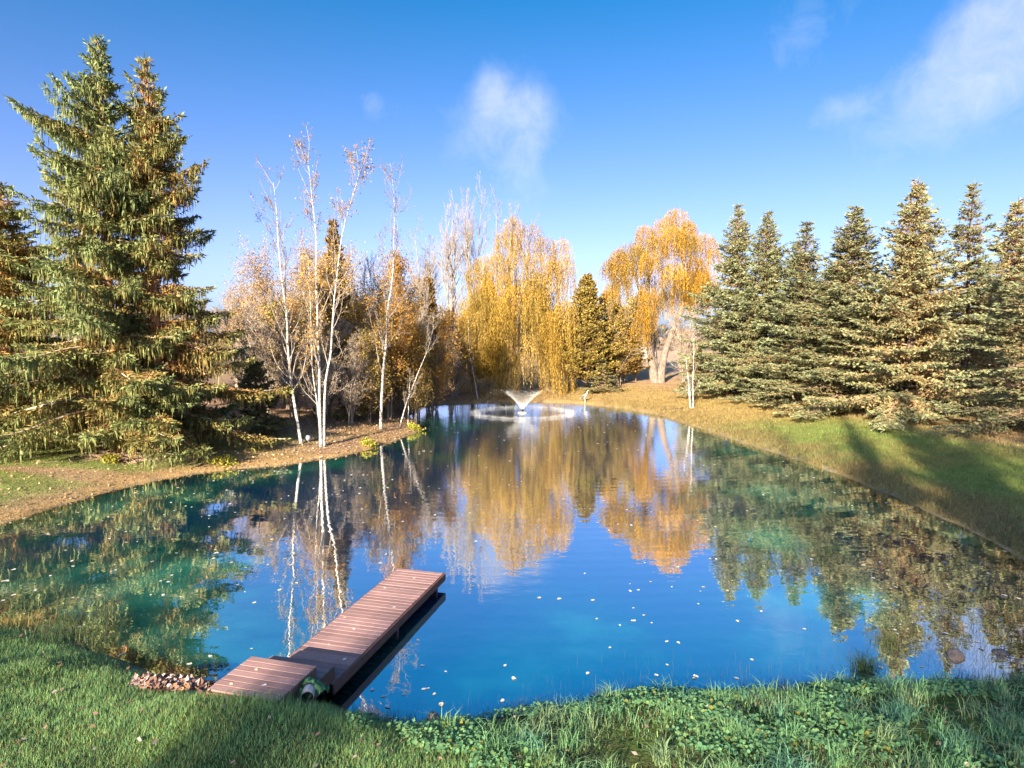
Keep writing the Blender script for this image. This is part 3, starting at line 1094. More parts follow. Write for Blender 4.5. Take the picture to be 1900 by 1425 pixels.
def grow(rng, stems, spec):
    """stems: list of (points, r0, r1). Returns polylines per level: [(pts, radii), ...]"""
    levels = [[(np.asarray(s[0], float), np.linspace(s[1], s[2], len(s[0]))) for s in stems]]
    for sp in spec:
        nxt = []
        for P, rad in levels[-1]:
            seg = np.linalg.norm(np.diff(P, axis=0), axis=1)
            cum = np.concatenate([[0], np.cumsum(seg)])
            Lp = cum[-1]
            n = max(1, int(round(sp['n'] * (Lp / sp.get('ref', Lp)) * rng.uniform(0.75, 1.25))))
            ts = rng.uniform(sp['t0'], 1.0, n)
            for t in ts:
                sdist = t * Lp
                c = np.array([np.interp(sdist, cum, P[:, k]) for k in range(3)])
                i = min(len(seg) - 1, int(np.searchsorted(cum, sdist) - 1))
                i = max(0, i)
                T = unit(P[i + 1] - P[i])
                r = np.interp(sdist, cum, rad)
                v = rng.normal(size=3)
                v = unit(v - T * (v @ T))
                ang = rng.normal(sp['ang'], 0.18)
                D = unit(T * math.cos(ang) + v * math.sin(ang))
                L = sp['len'] * Lp * (1.0 - sp.get('fall', 0.6) * t) * rng.uniform(0.6, 1.25)
                L = max(L, sp.get('min', 0.15))
                m = sp.get('seg', 5)
                pts = [c]
                for k in range(m):
                    D = unit(D + np.array([0, 0, sp.get('up', 0.12)]) + rng.normal(0, sp.get('wob', 0.13), 3))
                    pts.append(pts[-1] + D * L / m)
                r_ = min(r * 0.7, sp['r'] * (0.6 + 0.6 * L / max(sp.get('lref', L), 0.01)) if 'lref' in sp else r * 0.55)
                r_ = max(r_, sp.get('rmin', 0.004))
                nxt.append((np.array(pts), np.linspace(r_, max(sp.get('rmin', 0.004) * 0.7, r_ * 0.25), m + 1)))
        levels.append(nxt)
    return levels


def leaves_along(mb, lines, rng, n, size, colors, spread=0.12, droop=0.3, aspect=0.55):
    """n leaves near the given polylines"""
    if not lines:
        return
    pts = np.concatenate([l[0][1:] for l in lines])
    i = rng.integers(0, len(pts), n)
    B = pts[i] + rng.normal(0, spread, (n, 3))
    D = rng.normal(size=(n, 3)) + np.array([0, 0, -droop])
    cs = np.asarray(colors, float)
    c = cs[rng.integers(0, len(cs), n)] * rng.lognormal(0, 0.22, (n, 1))
    L = rng.uniform(size[0], size[1], n)
    leaf_quads(mb, B, D, L, L * aspect, rng, c)


def make_broadleaf(name, label, cat, seed, H, spread, loc, bark=(0.30, 0.23, 0.19), nstem=1, spec=None, leaves=None, rz=0.0, group=None, r0=None, rmin=0.006, mat='twig'):
    rng = np.random.default_rng(seed)
    stems = []
    for i in range(nstem):
        a = rng.uniform(0, 6.28)
        out = spread * (0.25 if nstem == 1 else 0.8) * rng.uniform(0.5, 1.0)
        zz = np.linspace(0, H * rng.uniform(0.8, 1.0), 10)
        k = zz / H
        x = math.cos(a) * out * k ** 1.4 + np.cumsum(rng.normal(0, 0.02 * H / 10, 10)) + (0 if nstem == 1 else rng.normal(0, 0.15))
        y = math.sin(a) * out * k ** 1.4 + np.cumsum(rng.normal(0, 0.02 * H / 10, 10)) + (0 if nstem == 1 else rng.normal(0, 0.15))
        zz[0] = -0.3
        r = (r0 or 0.012 * H) / (1 if nstem == 1 else 1.6)
        stems.append((np.stack([x, y, zz], -1), r, r * 0.12))
    if spec is None:
        spec = [dict(n=16, t0=0.2, ang=0.8, len=0.36, up=0.10, seg=6, rmin=rmin * 1.3), dict(n=9, t0=0.15, ang=0.7, len=0.42, up=0.05, seg=4, rmin=rmin), dict(n=5, t0=0.1, ang=0.7, len=0.5, up=0.02, seg=3, rmin=rmin * 0.8)]
    lv = grow(rng, stems, spec)
    t = thing(name, label, cat, loc, rz, group)
    tr = MB()
    for P, r in lv[0]:
        tube(tr, P, r, 8, np.array(bark))
    add('trunk', tr.mesh('trunk', M['bark'] if mat == 'twig' else M[mat], True), t)
    br = MB()
    for li, l in enumerate(lv[1:]):
        for P, r in l:
            tube(br, P, r, 4 if li == 0 else 3, np.array(bark) * rng.uniform(0.85, 1.2))
    add('branches', br.mesh('branches', M['twig'], True), t, kind='stuff')
    if leaves:
        mb = MB()
        for n, size, cols, sprd, fr in leaves:
            lines = lv[-1] + lv[-2]
            if fr < 1:
                zc = np.array([l[0][-1, 2] for l in lines])
                lines = [l for l, z_ in zip(lines, zc) if z_ < H * fr]
            leaves_along(mb, lines, rng, n, size, cols, sprd)
        add('crown', mb.mesh('crown', M['leaf']), t, kind='stuff')
    return t


ORANGE = [(0.50, 0.27, 0.05), (0.58, 0.33, 0.06), (0.44, 0.24, 0.06), (0.38, 0.26, 0.07)]
TAN = [(0.40, 0.27, 0.12), (0.46, 0.31, 0.14), (0.33, 0.22, 0.10)]
OLIVE = [(0.30, 0.24, 0.06), (0.44, 0.33, 0.08), (0.22, 0.21, 0.06), (0.52, 0.32, 0.08)]
RUST = [(0.27, 0.15, 0.05), (0.34, 0.20, 0.06), (0.21, 0.14, 0.05)]

# --- birches, traced stem by stem (metres from the clump's base, x to the right, z up)


def birch(name, label, seed, loc, stems, leafsets, twig=(0.235, 0.195, 0.16), nbr=15, group=None, bark=(0.60, 0.57, 0.54), rmin=0.0065):
    rng = np.random.default_rng(seed)
    t = thing(name, label, 'birch tree', loc, 0.0, group)
    S = []
    for pts, r in stems:
        pts = np.asarray(pts, float) * np.array([1.0, 1.0, 0.90])
        r = r * 0.80
        u = np.linspace(0, 1, len(pts))
        uu = np.linspace(0, 1, 22)
        P = np.stack([np.interp(uu, u, pts[:, k]) for k in range(3)], -1)
        P[1:-1] = 0.25 * P[:-2] + 0.5 * P[1:-1] + 0.25 * P[2:]
        P[2:, :2] += np.cumsum(rng.normal(0, 0.010, (20, 2)), axis=0)
        S.append((P, r, max(0.008, r * 0.10)))
        tb = MB()
        tube(tb, P, np.linspace(r, max(0.008, r * 0.10), 22) * np.array([1.2] + [1.0] * 21), 9, np.array(bark))
        add('trunk', tb.mesh('trunk', M['birch'], True), t)
    spec = [dict(n=nbr * 1.5, t0=0.22, ang=0.62, len=0.25, fall=0.55, up=0.16, seg=7, wob=0.11, rmin=0.011, ref=15.0),
            dict(n=9, t0=0.15, ang=0.6, len=0.38, up=0.08, seg=4, wob=0.16, rmin=rmin), dict(n=6, t0=0.2, ang=0.6, len=0.5, up=0.03, seg=3, rmin=rmin * 0.8)]
    lv = grow(rng, S, spec)
    br = MB()
    for li, l in enumerate(lv[1:]):
        for P, r in l:
            c = lerp(np.array(bark) * 0.75, np.array(twig), min(1, li * 0.5 + 0.5))
            tube(br, P, r, 4 if li == 0 else 3, c * rng.uniform(0.8, 1.15))
    add('branches', br.mesh('branches', M['twig'], True), t, kind='stuff')
    mb = MB()
    for n, size, cols, zlo, zhi, sprd in leafsets:
        lines = [l for l in lv[2] + lv[3] if zlo < l[0][-1, 2] < zhi]
        leaves_along(mb, lines, rng, n, size, cols, sprd)
    if mb.V:
        add('leaves', mb.mesh('leaves', M['leaf']), t, kind='stuff')
    return t


birch('birch_tree', 'single white birch leaning left beside the small globe', 71, Z(-11.2, 33.6),
      [([(0, 0, -0.3), (-0.28, 0.1, 1.5), (-0.57, 0.2, 3.5), (-0.74, 0.3, 5.5), (-0.77, 0.4, 7.5), (-0.95, 0.3, 9.5), (-1.10, 0.3, 11.5), (-1.07, 0.2, 13.4), (-1.2, 0.1, 15.2)], 0.105)],
      [(260, (0.07, 0.13), RUST, 3, 16, 0.1), (500, (0.07, 0.12), TAN, 3.0, 9.0, 0.12)], nbr=17)
birch('birch_tree', 'white birch clump with three stems, tallest birch on the bank', 73, Z(-10.0, 33.1),
      [([(-0.05, 0, -0.3), (-0.06, 0.0, 2.5), (-0.04, 0.1, 5.0), (-0.1, 0.2, 7.3), (-0.14, 0.2, 9.6), (-0.10, 0.3, 11.6), (-0.12, 0.1, 13.2), (-0.35, 0.0, 16.3)], 0.10),
       ([(0.10, 0.1, -0.3), (0.12, 0.1, 2.0), (0.25, 0.0, 4.2), (0.62, -0.1, 5.3), (0.70, -0.2, 6.8), (0.85, -0.3, 8.2), (1.05, -0.3, 9.7), (1.35, -0.4, 11.9), (1.75, -0.4, 13.6), (2.2, -0.4, 15.0), (2.35, -0.4, 15.9)], 0.085),
       ([(-0.10, 0.2, -0.3), (-0.15, 0.2, 1.6), (-0.28, 0.3, 2.5), (-0.5, 0.5, 4.0), (-0.6, 0.6, 6.0), (-0.7, 0.8, 8.5), (-0.8, 0.9, 11.0)], 0.055)],
      [(1500, (0.09, 0.16), ORANGE, 4, 10.5, 0.15), (260, (0.08, 0.14), RUST, 9, 17, 0.1), (520, (0.09, 0.15), [(0.40, 0.24, 0.08), (0.32, 0.2, 0.09)], 11.0, 16.5, 0.10)], nbr=17)
birch('birch_tree', 'straight birch with dark-spotted trunk right of the clump', 79, Z(-8.2, 39.4),
      [([(0, 0, -0.3), (0.05, 0.0, 1.6), (0.13, 0, 3.3), (0.30, 0.1, 5.0), (0.40, 0.1, 6.3), (0.52, 0.1, 8.5), (0.86, 0.0, 10.0), (0.95, 0, 12.2), (1.05, 0, 15.0), (0.92, 0, 17.0)], 0.125)],
      [(700, (0.09, 0.16), ORANGE, 3, 9.5, 0.15), (120, (0.08, 0.14), RUST, 9, 17, 0.1)], nbr=20, bark=(0.48, 0.45, 0.43))
birch('birch_sapling', 'thin leaning birch sapling at the tip of the bank', 83, Z(-7.25, 40.3),
      [([(0, 0, -0.2), (0.55, 0, 1.7), (1.15, 0, 3.5), (1.9, 0.1, 5.5), (2.3, 0.1, 7.2)], 0.05), ([(0.52, 0.6, -0.2), (0.62, 0.5, 2.2), (0.72, 0.4, 4.2)], 0.035)],
      [(60, (0.07, 0.12), RUST, 1, 8, 0.1)], nbr=14, rmin=0.009)
birch('birch_tree', 'slim white birch trunk in front of the tall golden willow', 89, Z(-3.1, 58.8),
      [([(0, 0, -0.3), (-0.35, 0, 1.8), (-0.75, 0, 4.2), (-0.95, 0, 6.5), (-0.9, 0, 8.6)], 0.075)], [(200, (0.1, 0.17), ORANGE, 4, 9, 0.2)], nbr=10)
birch('birch_tree', 'slim white birch clump standing alone on the far right bank', 97, Z(13.85, 48.8),
      [([(-0.05, 0, -0.3), (-0.25, 0, 1.8), (-0.35, 0, 3.0), (-0.45, 0.1, 4.4)], 0.055), ([(0.12, 0, -0.3), (0.10, 0, 2.5), (0.12, 0, 4.4), (0.1, 0, 6.2)], 0.055), ([(0.0, 0.1, -0.3), (-0.18, 0.1, 2.0), (-0.30, 0.1, 3.3)], 0.04)],
      [(120, (0.08, 0.13), TAN, 2, 7, 0.15)], nbr=10, bark=(0.70, 0.68, 0.66))

# --- willows


def willow(name, label, seed, loc, limbs, clumps, cols, trunks, strand=(0.17, 0.045)):
    """limbs: polylines; clumps: (x, y, z, radius, strand length, count)"""
    rng = np.random.default_rng(seed)
    t = thing(name, label, 'willow tree', loc)
    for P, r0_, r1_ in trunks:
        tb = MB()
        P = np.asarray(P, float)
        u = np.linspace(0, 1, len(P))
        uu = np.linspace(0, 1, 16)
        Q = np.stack([np.interp(uu, u, P[:, k]) for k in range(3)], -1)
        Q[1:-1] = 0.25 * Q[:-2] + 0.5 * Q[1:-1] + 0.25 * Q[2:]
        rr = np.linspace(r0_, r1_, 16) * (1 + 0.35 * np.exp(-np.linspace(0, 12, 16)))
        tube(tb, Q, rr, 11, np.array([0.22, 0.175, 0.15]))
        add('trunk', tb.mesh('trunk', M['bark'], True), t)
    br, cr = MB(), MB()
    lines = grow(rng, limbs, [dict(n=7, t0=0.3, ang=0.6, len=0.35, up=0.03, seg=5, rmin=0.02)])
    for l in lines:
        for P, r in l:
            tube(br, P, r, 5, np.array([0.22, 0.16, 0.11]))
    cols = np.asarray(cols, float)
    for (cx, cy, cz, rad, ln, cnt) in clumps:
        base = cols[rng.integers(0, len(cols))] * rng.uniform(0.8, 1.15)
        a = rng.uniform(0, 6.28, cnt)
        q = np.sqrt(rng.random(cnt)) * rad
        x0 = cx + np.cos(a) * q
        y0 = cy + np.sin(a) * q
        z0 = cz - 0.55 * (q / rad) ** 2 * rad + rng.normal(0, 0.12, cnt)
        Ls = ln * rng.uniform(0.45, 1.15, cnt)
        ox = np.cos(a) * rng.uniform(0.05, 0.35, cnt)
        oy = np.sin(a) * rng.uniform(0.05, 0.35, cnt)
        tone = rng.lognormal(0, 0.30, (cnt, 1))
        f = 0.0
        while True:
            sel = (Ls > f) & (z0 - f > 0.05 - loc[2])
            n = int(sel.sum())
            if n == 0:
                break
            arc = 1 - math.exp(-f / 0.7)
            sway = 0.05 * np.sin(f * 1.7 + a[sel] * 5)
            B = np.stack([x0[sel] + ox[sel] * arc * 1.6 + sway, y0[sel] + oy[sel] * arc * 1.6, z0[sel] - f + 0.25 * math.exp(-f)], -1)
            B = B + rng.normal(0, 0.03, (n, 3))
            D = np.stack([rng.normal(0, 0.24, n), rng.normal(0, 0.24, n), -np.ones(n)], -1)
            c = lerp(base, cols[rng.integers(0, len(cols), n)], 0.25) * tone[sel] * rng.lognormal(0, 0.14, (n, 1))
            leaf_quads(cr, B, D, rng.uniform(strand[0], strand[0] * 1.7, n), rng.uniform(0.7, 1.3, n) * strand[1], rng, c)
            f += 0.19
    add('branches', br.mesh('branches', M['twig'], True), t, kind='stuff')
    add('crown', cr.mesh('crown', M['leaf']), t, kind='stuff')
    return t


WCOL = [(0.41, 0.262, 0.04), (0.35, 0.23, 0.045), (0.44, 0.29, 0.055), (0.25, 0.19, 0.05), (0.38, 0.27, 0.085)]
wr_ = np.random.default_rng(5)
cl = []
heads = [(0.2, 0, 16.9, 1.0, 2.6), (1.9, 0.5, 16.3, 1.2, 3.2), (-0.4, -1, 15.4, 1.2, 3.0), (3.2, 0, 15.0, 1.0, 3.0), (4.9, 0.5, 14.9, 0.9, 4.5), (5.2, -0.5, 13.0, 1.0, 4.5),
         (-2.6, 0.4, 13.2, 1.2, 3.0), (-3.2, -0.6, 12.5, 1.1, 3.0), (-1.4, -1.2, 13.4, 1.3, 3.5), (0.8, -1.6, 13.6, 1.4, 4.0), (2.6, -1.2, 13.3, 1.3, 4.0), (3.9, -0.4, 12.6, 1.2, 4.2)]
for h_ in heads:
    cl.append((*h_, 120))
for i in range(44):
    a = wr_.uniform(0, 6.28)
    r_ = 5.2 * math.sqrt(wr_.random())
    zt_ = 12.2 - 3.0 * (r_ / 5.2) ** 2 + wr_.uniform(-2.6, 0.6)
    cl.append((0.3 + r_ * math.cos(a), r_ * math.sin(a) * 0.8, zt_, wr_.uniform(0.7, 1.3), wr_.uniform(3.0, 6.0), 80))
for i in range(34):
    a = wr_.uniform(0, 6.28)
    r_ = 4.0 + 1.6 * wr_.random()
    cl.append((0.0 + r_ * math.cos(a), r_ * math.sin(a) * 0.7, wr_.uniform(3.6, 8.0), wr_.uniform(0.6, 1.0), wr_.uniform(3.0, 6.0), 72))
willow('weeping_willow', 'tall golden weeping willow trailing to the water behind the fountain', 101, Z(-0.1, 61.6),
       [([(0, 0, 3), (-0.5, 0, 7), (-0.2, -0.2, 11), (0.2, 0, 16.5)], 0.25, 0.05), ([(0.3, 0, 3), (1.2, 0.2, 7.5), (1.6, 0.3, 12), (2.0, 0.4, 16)], 0.22, 0.04), ([(0.3, 0, 4), (2.2, 0.2, 8), (3.8, 0.2, 12), (4.9, 0.4, 14.5)], 0.18, 0.03),
        ([(0, 0, 4), (-1.6, 0.2, 8), (-2.6, 0, 12.8)], 0.18, 0.03), ([(0, 0, 3), (0.2, -1.5, 8), (0.6, -1.8, 13)], 0.18, 0.03)],
       cl, WCOL, [([(0, 0, -0.4), (-0.1, 0, 2), (0.1, 0, 4.5), (0, 0, 8)], 0.42, 0.18)])
cl = []
heads2 = [(1.5, 0, 17.6, 1.3, 2.2), (0.2, 0.5, 16.7, 1.4, 2.2), (2.8, 0.3, 16.6, 1.2, 2.2), (-1.4, 0, 16.0, 1.4, 2.4), (-2.8, 0.2, 14.7, 1.3, 2.2), (-4.2, 0, 13.4, 1.2, 2.2), (-5.2, 0, 12.2, 0.9, 1.6),
          (4.2, 0, 15.0, 1.4, 2.4), (5.3, 0.3, 14.0, 1.1, 2.4), (3.0, -0.8, 14.2, 1.5, 2.6), (1.2, -1.2, 14.8, 1.6, 2.8), (-0.6, -1, 14.2, 1.5, 2.6), (-2.4, -0.8, 12.6, 1.4, 2.4),
          (-1.6, -1.6, 8.6, 1.3, 4.2), (-1.0, -1.2, 9.4, 1.0, 3.5), (-5.0, -0.3, 9.0, 1.0, 2.0), (0.8, -1.2, 12.0, 1.4, 2.4), (3.4, -1, 11.6, 1.4, 2.6), (4.6, 0, 11.8, 1.2, 2.6), (2.4, 0.4, 10.6, 1.2, 2.2), (-3.2, -1.0, 5.2, 0.7, 3.0), (5.4, 0.0, 9.8, 1.1, 2.4), (3.9, 0.6, 9.2, 1.0, 2.4), (-0.2, 1.0, 10.2, 1.2, 2.6), (-3.6, 0.4, 10.4, 1.2, 2.4), (1.0, 0.8, 9.0, 1.0, 2.0), (-2.0, -1.5, 8.0, 1.1, 4.0), (-4.2, 0.2, 10.6, 1.2, 2.8), (2.2, -0.6, 11.6, 1.3, 3.2), (4.8, -0.6, 11.0, 1.2, 3.4)]
for h_ in heads2:
    cl.append((h_[0] + wr_.normal(0, 0.3), h_[1], h_[2] + wr_.normal(0, 0.45), h_[3] * wr_.uniform(0.65, 1.0), h_[4] * wr_.uniform(0.8, 1.35), int(wr_.uniform(150, 260))))
for i in range(9):
    a = wr_.uniform(0, 6.28)
    r_ = 4.8 * math.sqrt(wr_.random())
    cl.append((0.3 + r_ * math.cos(a), r_ * math.sin(a), 14.8 - 2.6 * (r_ / 4.8) ** 2 + wr_.uniform(-2.4, 0.8), wr_.uniform(0.8, 1.3), wr_.uniform(1.6, 2.8), 110))
willow('weeping_willow', 'round-crowned orange willow with thick forked pale trunk', 103, Z(14.85, 65.3),
       [([(-0.9, 0, 6), (-1.6, 0, 9), (-2.8, 0, 12), (-4.2, 0, 13)], 0.22, 0.04), ([(-0.9, 0, 6), (-0.9, 0.2, 10), (0.2, 0.2, 16.4)], 0.22, 0.04), ([(2.4, 0, 7.5), (2.8, 0, 10.5), (1.6, 0, 17)], 0.24, 0.04), ([(2.4, 0, 7), (3.8, 0, 11), (4.8, 0.2, 14.3)], 0.2, 0.04),
        ([(2.0, -0.2, 6), (4.4, 0, 7.4), (6.0, 0.2, 7.8)], 0.1, 0.03), ([(-1.0, 0, 6), (-3.0, 0, 7.2), (-5.0, 0, 8.6)], 0.12, 0.03)],
       cl, [(0.42, 0.250, 0.032), (0.37, 0.225, 0.035), (0.45, 0.275, 0.045), (0.26, 0.19, 0.05)],
       [([(-0.05, 0, -0.5), (-0.45, 0, 1.8), (-0.8, 0, 4.0), (-1.0, 0, 6.5)], 0.50, 0.20), ([(0.35, 0, -0.5), (0.55, 0, 1.6), (0.9, 0, 3.4), (1.7, 0, 5.6), (2.5, 0, 7.8)], 0.46, 0.20)])

# --- woods behind the left bank
G_W = 'leafless and rusty trees of the wood behind the left bank'
spec_b = [dict(n=14, t0=0.15, ang=0.7, len=0.42, up=0.12, seg=6, rmin=0.014), dict(n=9, t0=0.12, ang=0.65, len=0.42, up=0.07, seg=4, rmin=0.010), dict(n=6, t0=0.1, ang=0.7, len=0.5, up=0.03, seg=3, rmin=0.008)]
spec_pop = [dict(n=20, t0=0.25, ang=0.42, len=0.34, up=0.20, seg=6, rmin=0.014), dict(n=9, t0=0.15, ang=0.5, len=0.40, up=0.14, seg=4, rmin=0.009), dict(n=5, t0=0.15, ang=0.5, len=0.5, up=0.08, seg=3, rmin=0.007)]
orange = make_broadleaf('autumn_tree', 'orange-leaved tree right behind the white birch clump', 'tree', 111, 10.0, 3.4, Z(-8.6, 43.8), nstem=3, spec=spec_b,
                        leaves=[(9500, (0.11, 0.18), ORANGE, 0.25, 1)], bark=(0.24, 0.18, 0.14))
tan = make_broadleaf('autumn_tree', 'pale tan-leaved tree between the tall spruces and the birches', 'tree', 113, 14.0, 5.0, Z(-21.5, 60.0), nstem=3, spec=spec_b,
                     leaves=[(6000, (0.12, 0.20), TAN, 0.35, 1)], bark=(0.30, 0.25, 0.21))
olive = make_broadleaf('leafy_shrub', 'olive-yellow shrub in front of the small dark spruce', 'shrub', 117, 5.4, 2.2, Z(-9.4, 42.0), nstem=5, spec=spec_b,
                       leaves=[(5500, (0.10, 0.17), OLIVE, 0.2, 1)], bark=(0.22, 0.16, 0.12))
bare = make_broadleaf('bare_tree', 'leafless mauve-twigged tree behind the straight birch', 'tree', 119, 12.5, 2.6, Z(-10.6, 52.0), nstem=4, spec=spec_pop, bark=(0.27, 0.235, 0.20))
bareb = make_broadleaf('bare_shrub', 'tangled leafless grey shrub under the orange tree', 'shrub', 121, 5.5, 2.6, Z(-11.6, 38.8), nstem=6, spec=spec_b, leaves=[(900, (0.09, 0.15), RUST + TAN, 0.2, 1)], bark=(0.33, 0.28, 0.24))
poplar = make_broadleaf('bare_poplar', 'tallest leafless pale tree left of the golden willow', 'tree', 127, 23.0, 3.0, Z(-4.3, 68.0), nstem=3, spec=spec_pop, bark=(0.28, 0.25, 0.225), rmin=0.008)
copy_tree(poplar, 'leafless pale tree just behind the top of the golden willow', Z(-1.0, 69.5), 1.9, (1, 1, 0.95))
copy_tree(poplar, 'shorter leafless pale tree behind the brown cedar', Z(-9.2, 70.0), 3.4, (1.2, 1.2, 0.80))
copy_tree(poplar, 'leafless pale tree between the brown cedar and the tallest bare tree', Z(-6.8, 69.0), 0.6, (1.2, 1.2, 0.93))
copy_tree(bare, 'leafless tree with purple twigs beside the straight birch top', Z(-7.6, 50.0), 2.4, (0.8, 0.8, 0.85))
wood = [(orange, -6.2, 47.6, 0.82), (orange, -12.2, 47.8, 0.98), (tan, -16.2, 53.0, 0.95), (tan, -19.5, 56.0, 0.85), (bare, -14.6, 50.0, 0.75), (orange, -16.5, 46.5, 0.72), (bareb, -14.2, 41.0, 1.1), (bareb, -8.2, 48.6, 1.1),
        (bareb, -6.4, 52.6, 0.95), (olive, -11.6, 45.4, 1.15), (olive, -6.9, 45.6, 0.85), (olive, -13.4, 42.8, 1.0), (tan, -10.4, 58.0, 0.80), (tan, -13.8, 62.0, 0.92), (bare, -17.5, 62.0, 0.9), (bareb, -9.6, 55.5, 1.3),
        (bareb, -16.8, 43.5, 1.2), (orange, -10.0, 63.0, 0.8), (bareb, -19.5, 47.0, 1.3), (tan, -26.0, 60.0, 0.75), (bare, -30.0, 55.0, 0.7), (tan, -34.0, 58.0, 0.7), (bareb, -24.5, 45.0, 1.3), (bareb, -30.5, 43.0, 1.2), (olive, -28.0, 49.0, 1.3),
        (bareb, -5.6, 60.5, 1.2), (bareb, -12.6, 55.0, 1.2), (bareb, -7.4, 57.0, 1.0),
        (bareb, -10.4, 40.4, 1.0), (bareb, -12.9, 44.2, 1.3), (tan, -14.0, 46.5, 0.7), (tan, -11.0, 50.0, 0.75), (tan, -18.2, 50.5, 0.85), (orange, -7.6, 46.0, 0.8), (olive, -8.6, 45.4, 1.2), (olive, -15.4, 44.5, 1.2), (tan, -22.5, 54.0, 0.85), (bareb, -9.0, 50.5, 1.4)]
WOODL = {'autumn_treeFalse': 'orange-leaved tree massed in the wood behind the birches', 'autumn_treeTrue': 'pale tan-leaved tree in the far part of the wood on the left',
         'leafy_shrubFalse': 'olive-yellow shrub at the edge of the wood behind the birches', 'bare_treeFalse': 'leafless mauve tree deep in the wood on the left', 'bare_shrubFalse': 'leafless grey shrub along the foot of the wood on the left'}
wrng = np.random.default_rng(3)
for o in (orange, tan, olive, bare, bareb):
    o['group'] = G_W
for src, x, y, s in wood:
    copy_tree(src, WOODL[src.name.split('.')[0] + str(src is tan)], Z(x, y), wrng.uniform(0, 6.28), (s, s, s * wrng.uniform(0.9, 1.1)), G_W)
copy_tree(cedA, 'broad olive-brown cedar filling the gap left of the forked willow', Z(10.6, 64.8), 2.2, (1.0, 1.0, 0.72))
copy_tree(olive, 'dark-leaved shrub at the foot of the forked willow trunk', Z(12.9, 66.8), 3.1, (0.9, 0.9, 0.7))
# far bank and right background
copy_tree(olive, 'rusty-yellow shrub left of the round orange willow', Z(10.6, 63.5), 1.0, (1.1, 1.1, 1.5))
copy_tree(bareb, 'brown leafless shrub left of the forked willow trunk', Z(11.6, 66.0), 2.0, (1.1, 1.1, 1.15))
copy_tree(bareb, 'leafless shrub between the forked trunk and the spruces', Z(16.6, 61.5), 4.0, (0.9, 0.9, 1.3))
copy_tree(orange, 'low orange tree behind the browning cedar', Z(9.3, 67.5), 3.0, (0.75, 0.75, 0.80))
copy_tree(bareb, 'leafless scrub in the shade under the golden willow', Z(3.6, 64.0), 5.0, (0.9, 0.9, 0.8))
copy_tree(bare, 'leafless tree in the distance behind the forked willow', Z(19.0, 84.0), 5.0, (0.9, 0.9, 0.8))
copy_tree(tan, 'pale leafless tree in the distance right of the cedar', Z(12.0, 88.0), 2.0, (0.9, 0.9, 0.75))

# distant wood along the horizon
rngF = np.random.default_rng(9)
fw = MB()
nF = 17000
aF = np.concatenate([rngF.uniform(-1.0, -0.12, nF // 2), rngF.uniform(-0.12, 1.15, nF - nF // 2)])
rF = rngF.uniform(170, 230, nF)
hb = (5.0 + 9.0 * fbm(aF * 40, rF * 0.0, 1.0, 3, 4)) * np.where(aF < 0.15, 1.2, 0.62)
BF = np.stack([np.sin(aF) * rF, np.cos(aF) * rF, 2.0 + hb * rngF.random(nF) ** 0.8], -1)
cF = np.array([(0.20, 0.15, 0.11), (0.26, 0.18, 0.10), (0.10, 0.11, 0.06), (0.24, 0.20, 0.17)])[rngF.integers(0, 4, nF)] * rngF.lognormal(0, 0.2, (nF, 1))
leaf_quads(fw, BF, rngF.normal(size=(nF, 3)) + np.array([0, 0, 0.8]), rngF.uniform(1.0, 2.2, nF), rngF.uniform(0.5, 1.1, nF), rngF, cF)
fwo = add('distant_woods', fw.mesh('distant_woods', M['leaf']), kind='stuff')
tag(fwo, 'brown and grey strip of distant woods along the horizon', 'woods')

# unseen trees added behind the camera to shade near bank and right lawn
SHADE_TREES = [(-26.0, -27, 1.35), (-18.5, -27, 1.4), (-8.0, -27, 1.7), (-3.5, -31, 1.9), (1.0, -27, 1.9), (5.5, -30, 1.9), (10.0, -27, 1.8), (14.5, -30, 1.7)]
for i, (x, y, zs) in enumerate(SHADE_TREES):
    copy_tree(bare, 'unseen bare tree added behind the camera to shade the near bank', (x, y, 1.6), i * 1.3, (1.5, 1.5, zs), 'unseen shade trees behind the camera')
for i, (x, y, zs, ws) in enumerate([(-7.5, -30, 1.40, 0.5), (-3.5, -28, 1.35, 0.8), (0.5, -31, 1.40, 1.1), (4.5, -27, 1.3, 1.1), (8.5, -30, 1.3, 1.1), (12.5, -28, 1.2, 1.1)]):
    copy_tree(spruceL if i % 2 else spruceR, 'unseen spruce added behind the camera to shade the right lawn', (x, y, 1.6), i * 1.3, (ws * 0.9, ws * 0.9, zs), 'unseen shade spruces behind the camera')

# ------------------------------------------------------------------ boxes and small builders


def box_mesh(name, sx, sy, sz, mat, bevel=0.0):
    bm = bmesh.new()
    bmesh.ops.create_cube(bm, size=1.0)
    for v in bm.verts:
        v.co.x *= sx
        v.co.y *= sy
        v.co.z *= sz
    if bevel:
        bmesh.ops.bevel(bm, geom=bm.edges[:], offset=bevel, segments=1, affect='EDGES')
    me = bpy.data.meshes.new(name)
    bm.to_mesh(me)
    bm.free()
    me.materials.append(mat)
    return me


# --- dock
dx_ = np.array([0.9663, -0.2575, 0])      # across (to the right)
dy_ = np.array([0.2575, 0.9663, 0])       # along (away from shore)
DA = math.atan2(-0.2575, 0.9663)
dock = thing('dock', 'reddish-brown wooden dock with two steps reaching into the pond', 'dock', (-1.64, 14.89, 0.0), DA)
W_D = 1.20
rngD = random.Random(4)
board_m = [box_mesh('board', W_D, 0.1305, 0.036, M['deck'], 0.004) for i in range(3)]
PITCH = 0.1445


def board(y, z, x0=0.0, sx=1.0):
    o = add('board', rngD.choice(board_m), dock, (-W_D / 2 + x0 + rngD.uniform(-0.004, 0.004), y, z + rngD.uniform(-0.002, 0.002)), rngD.uniform(-0.003, 0.003))
    return o


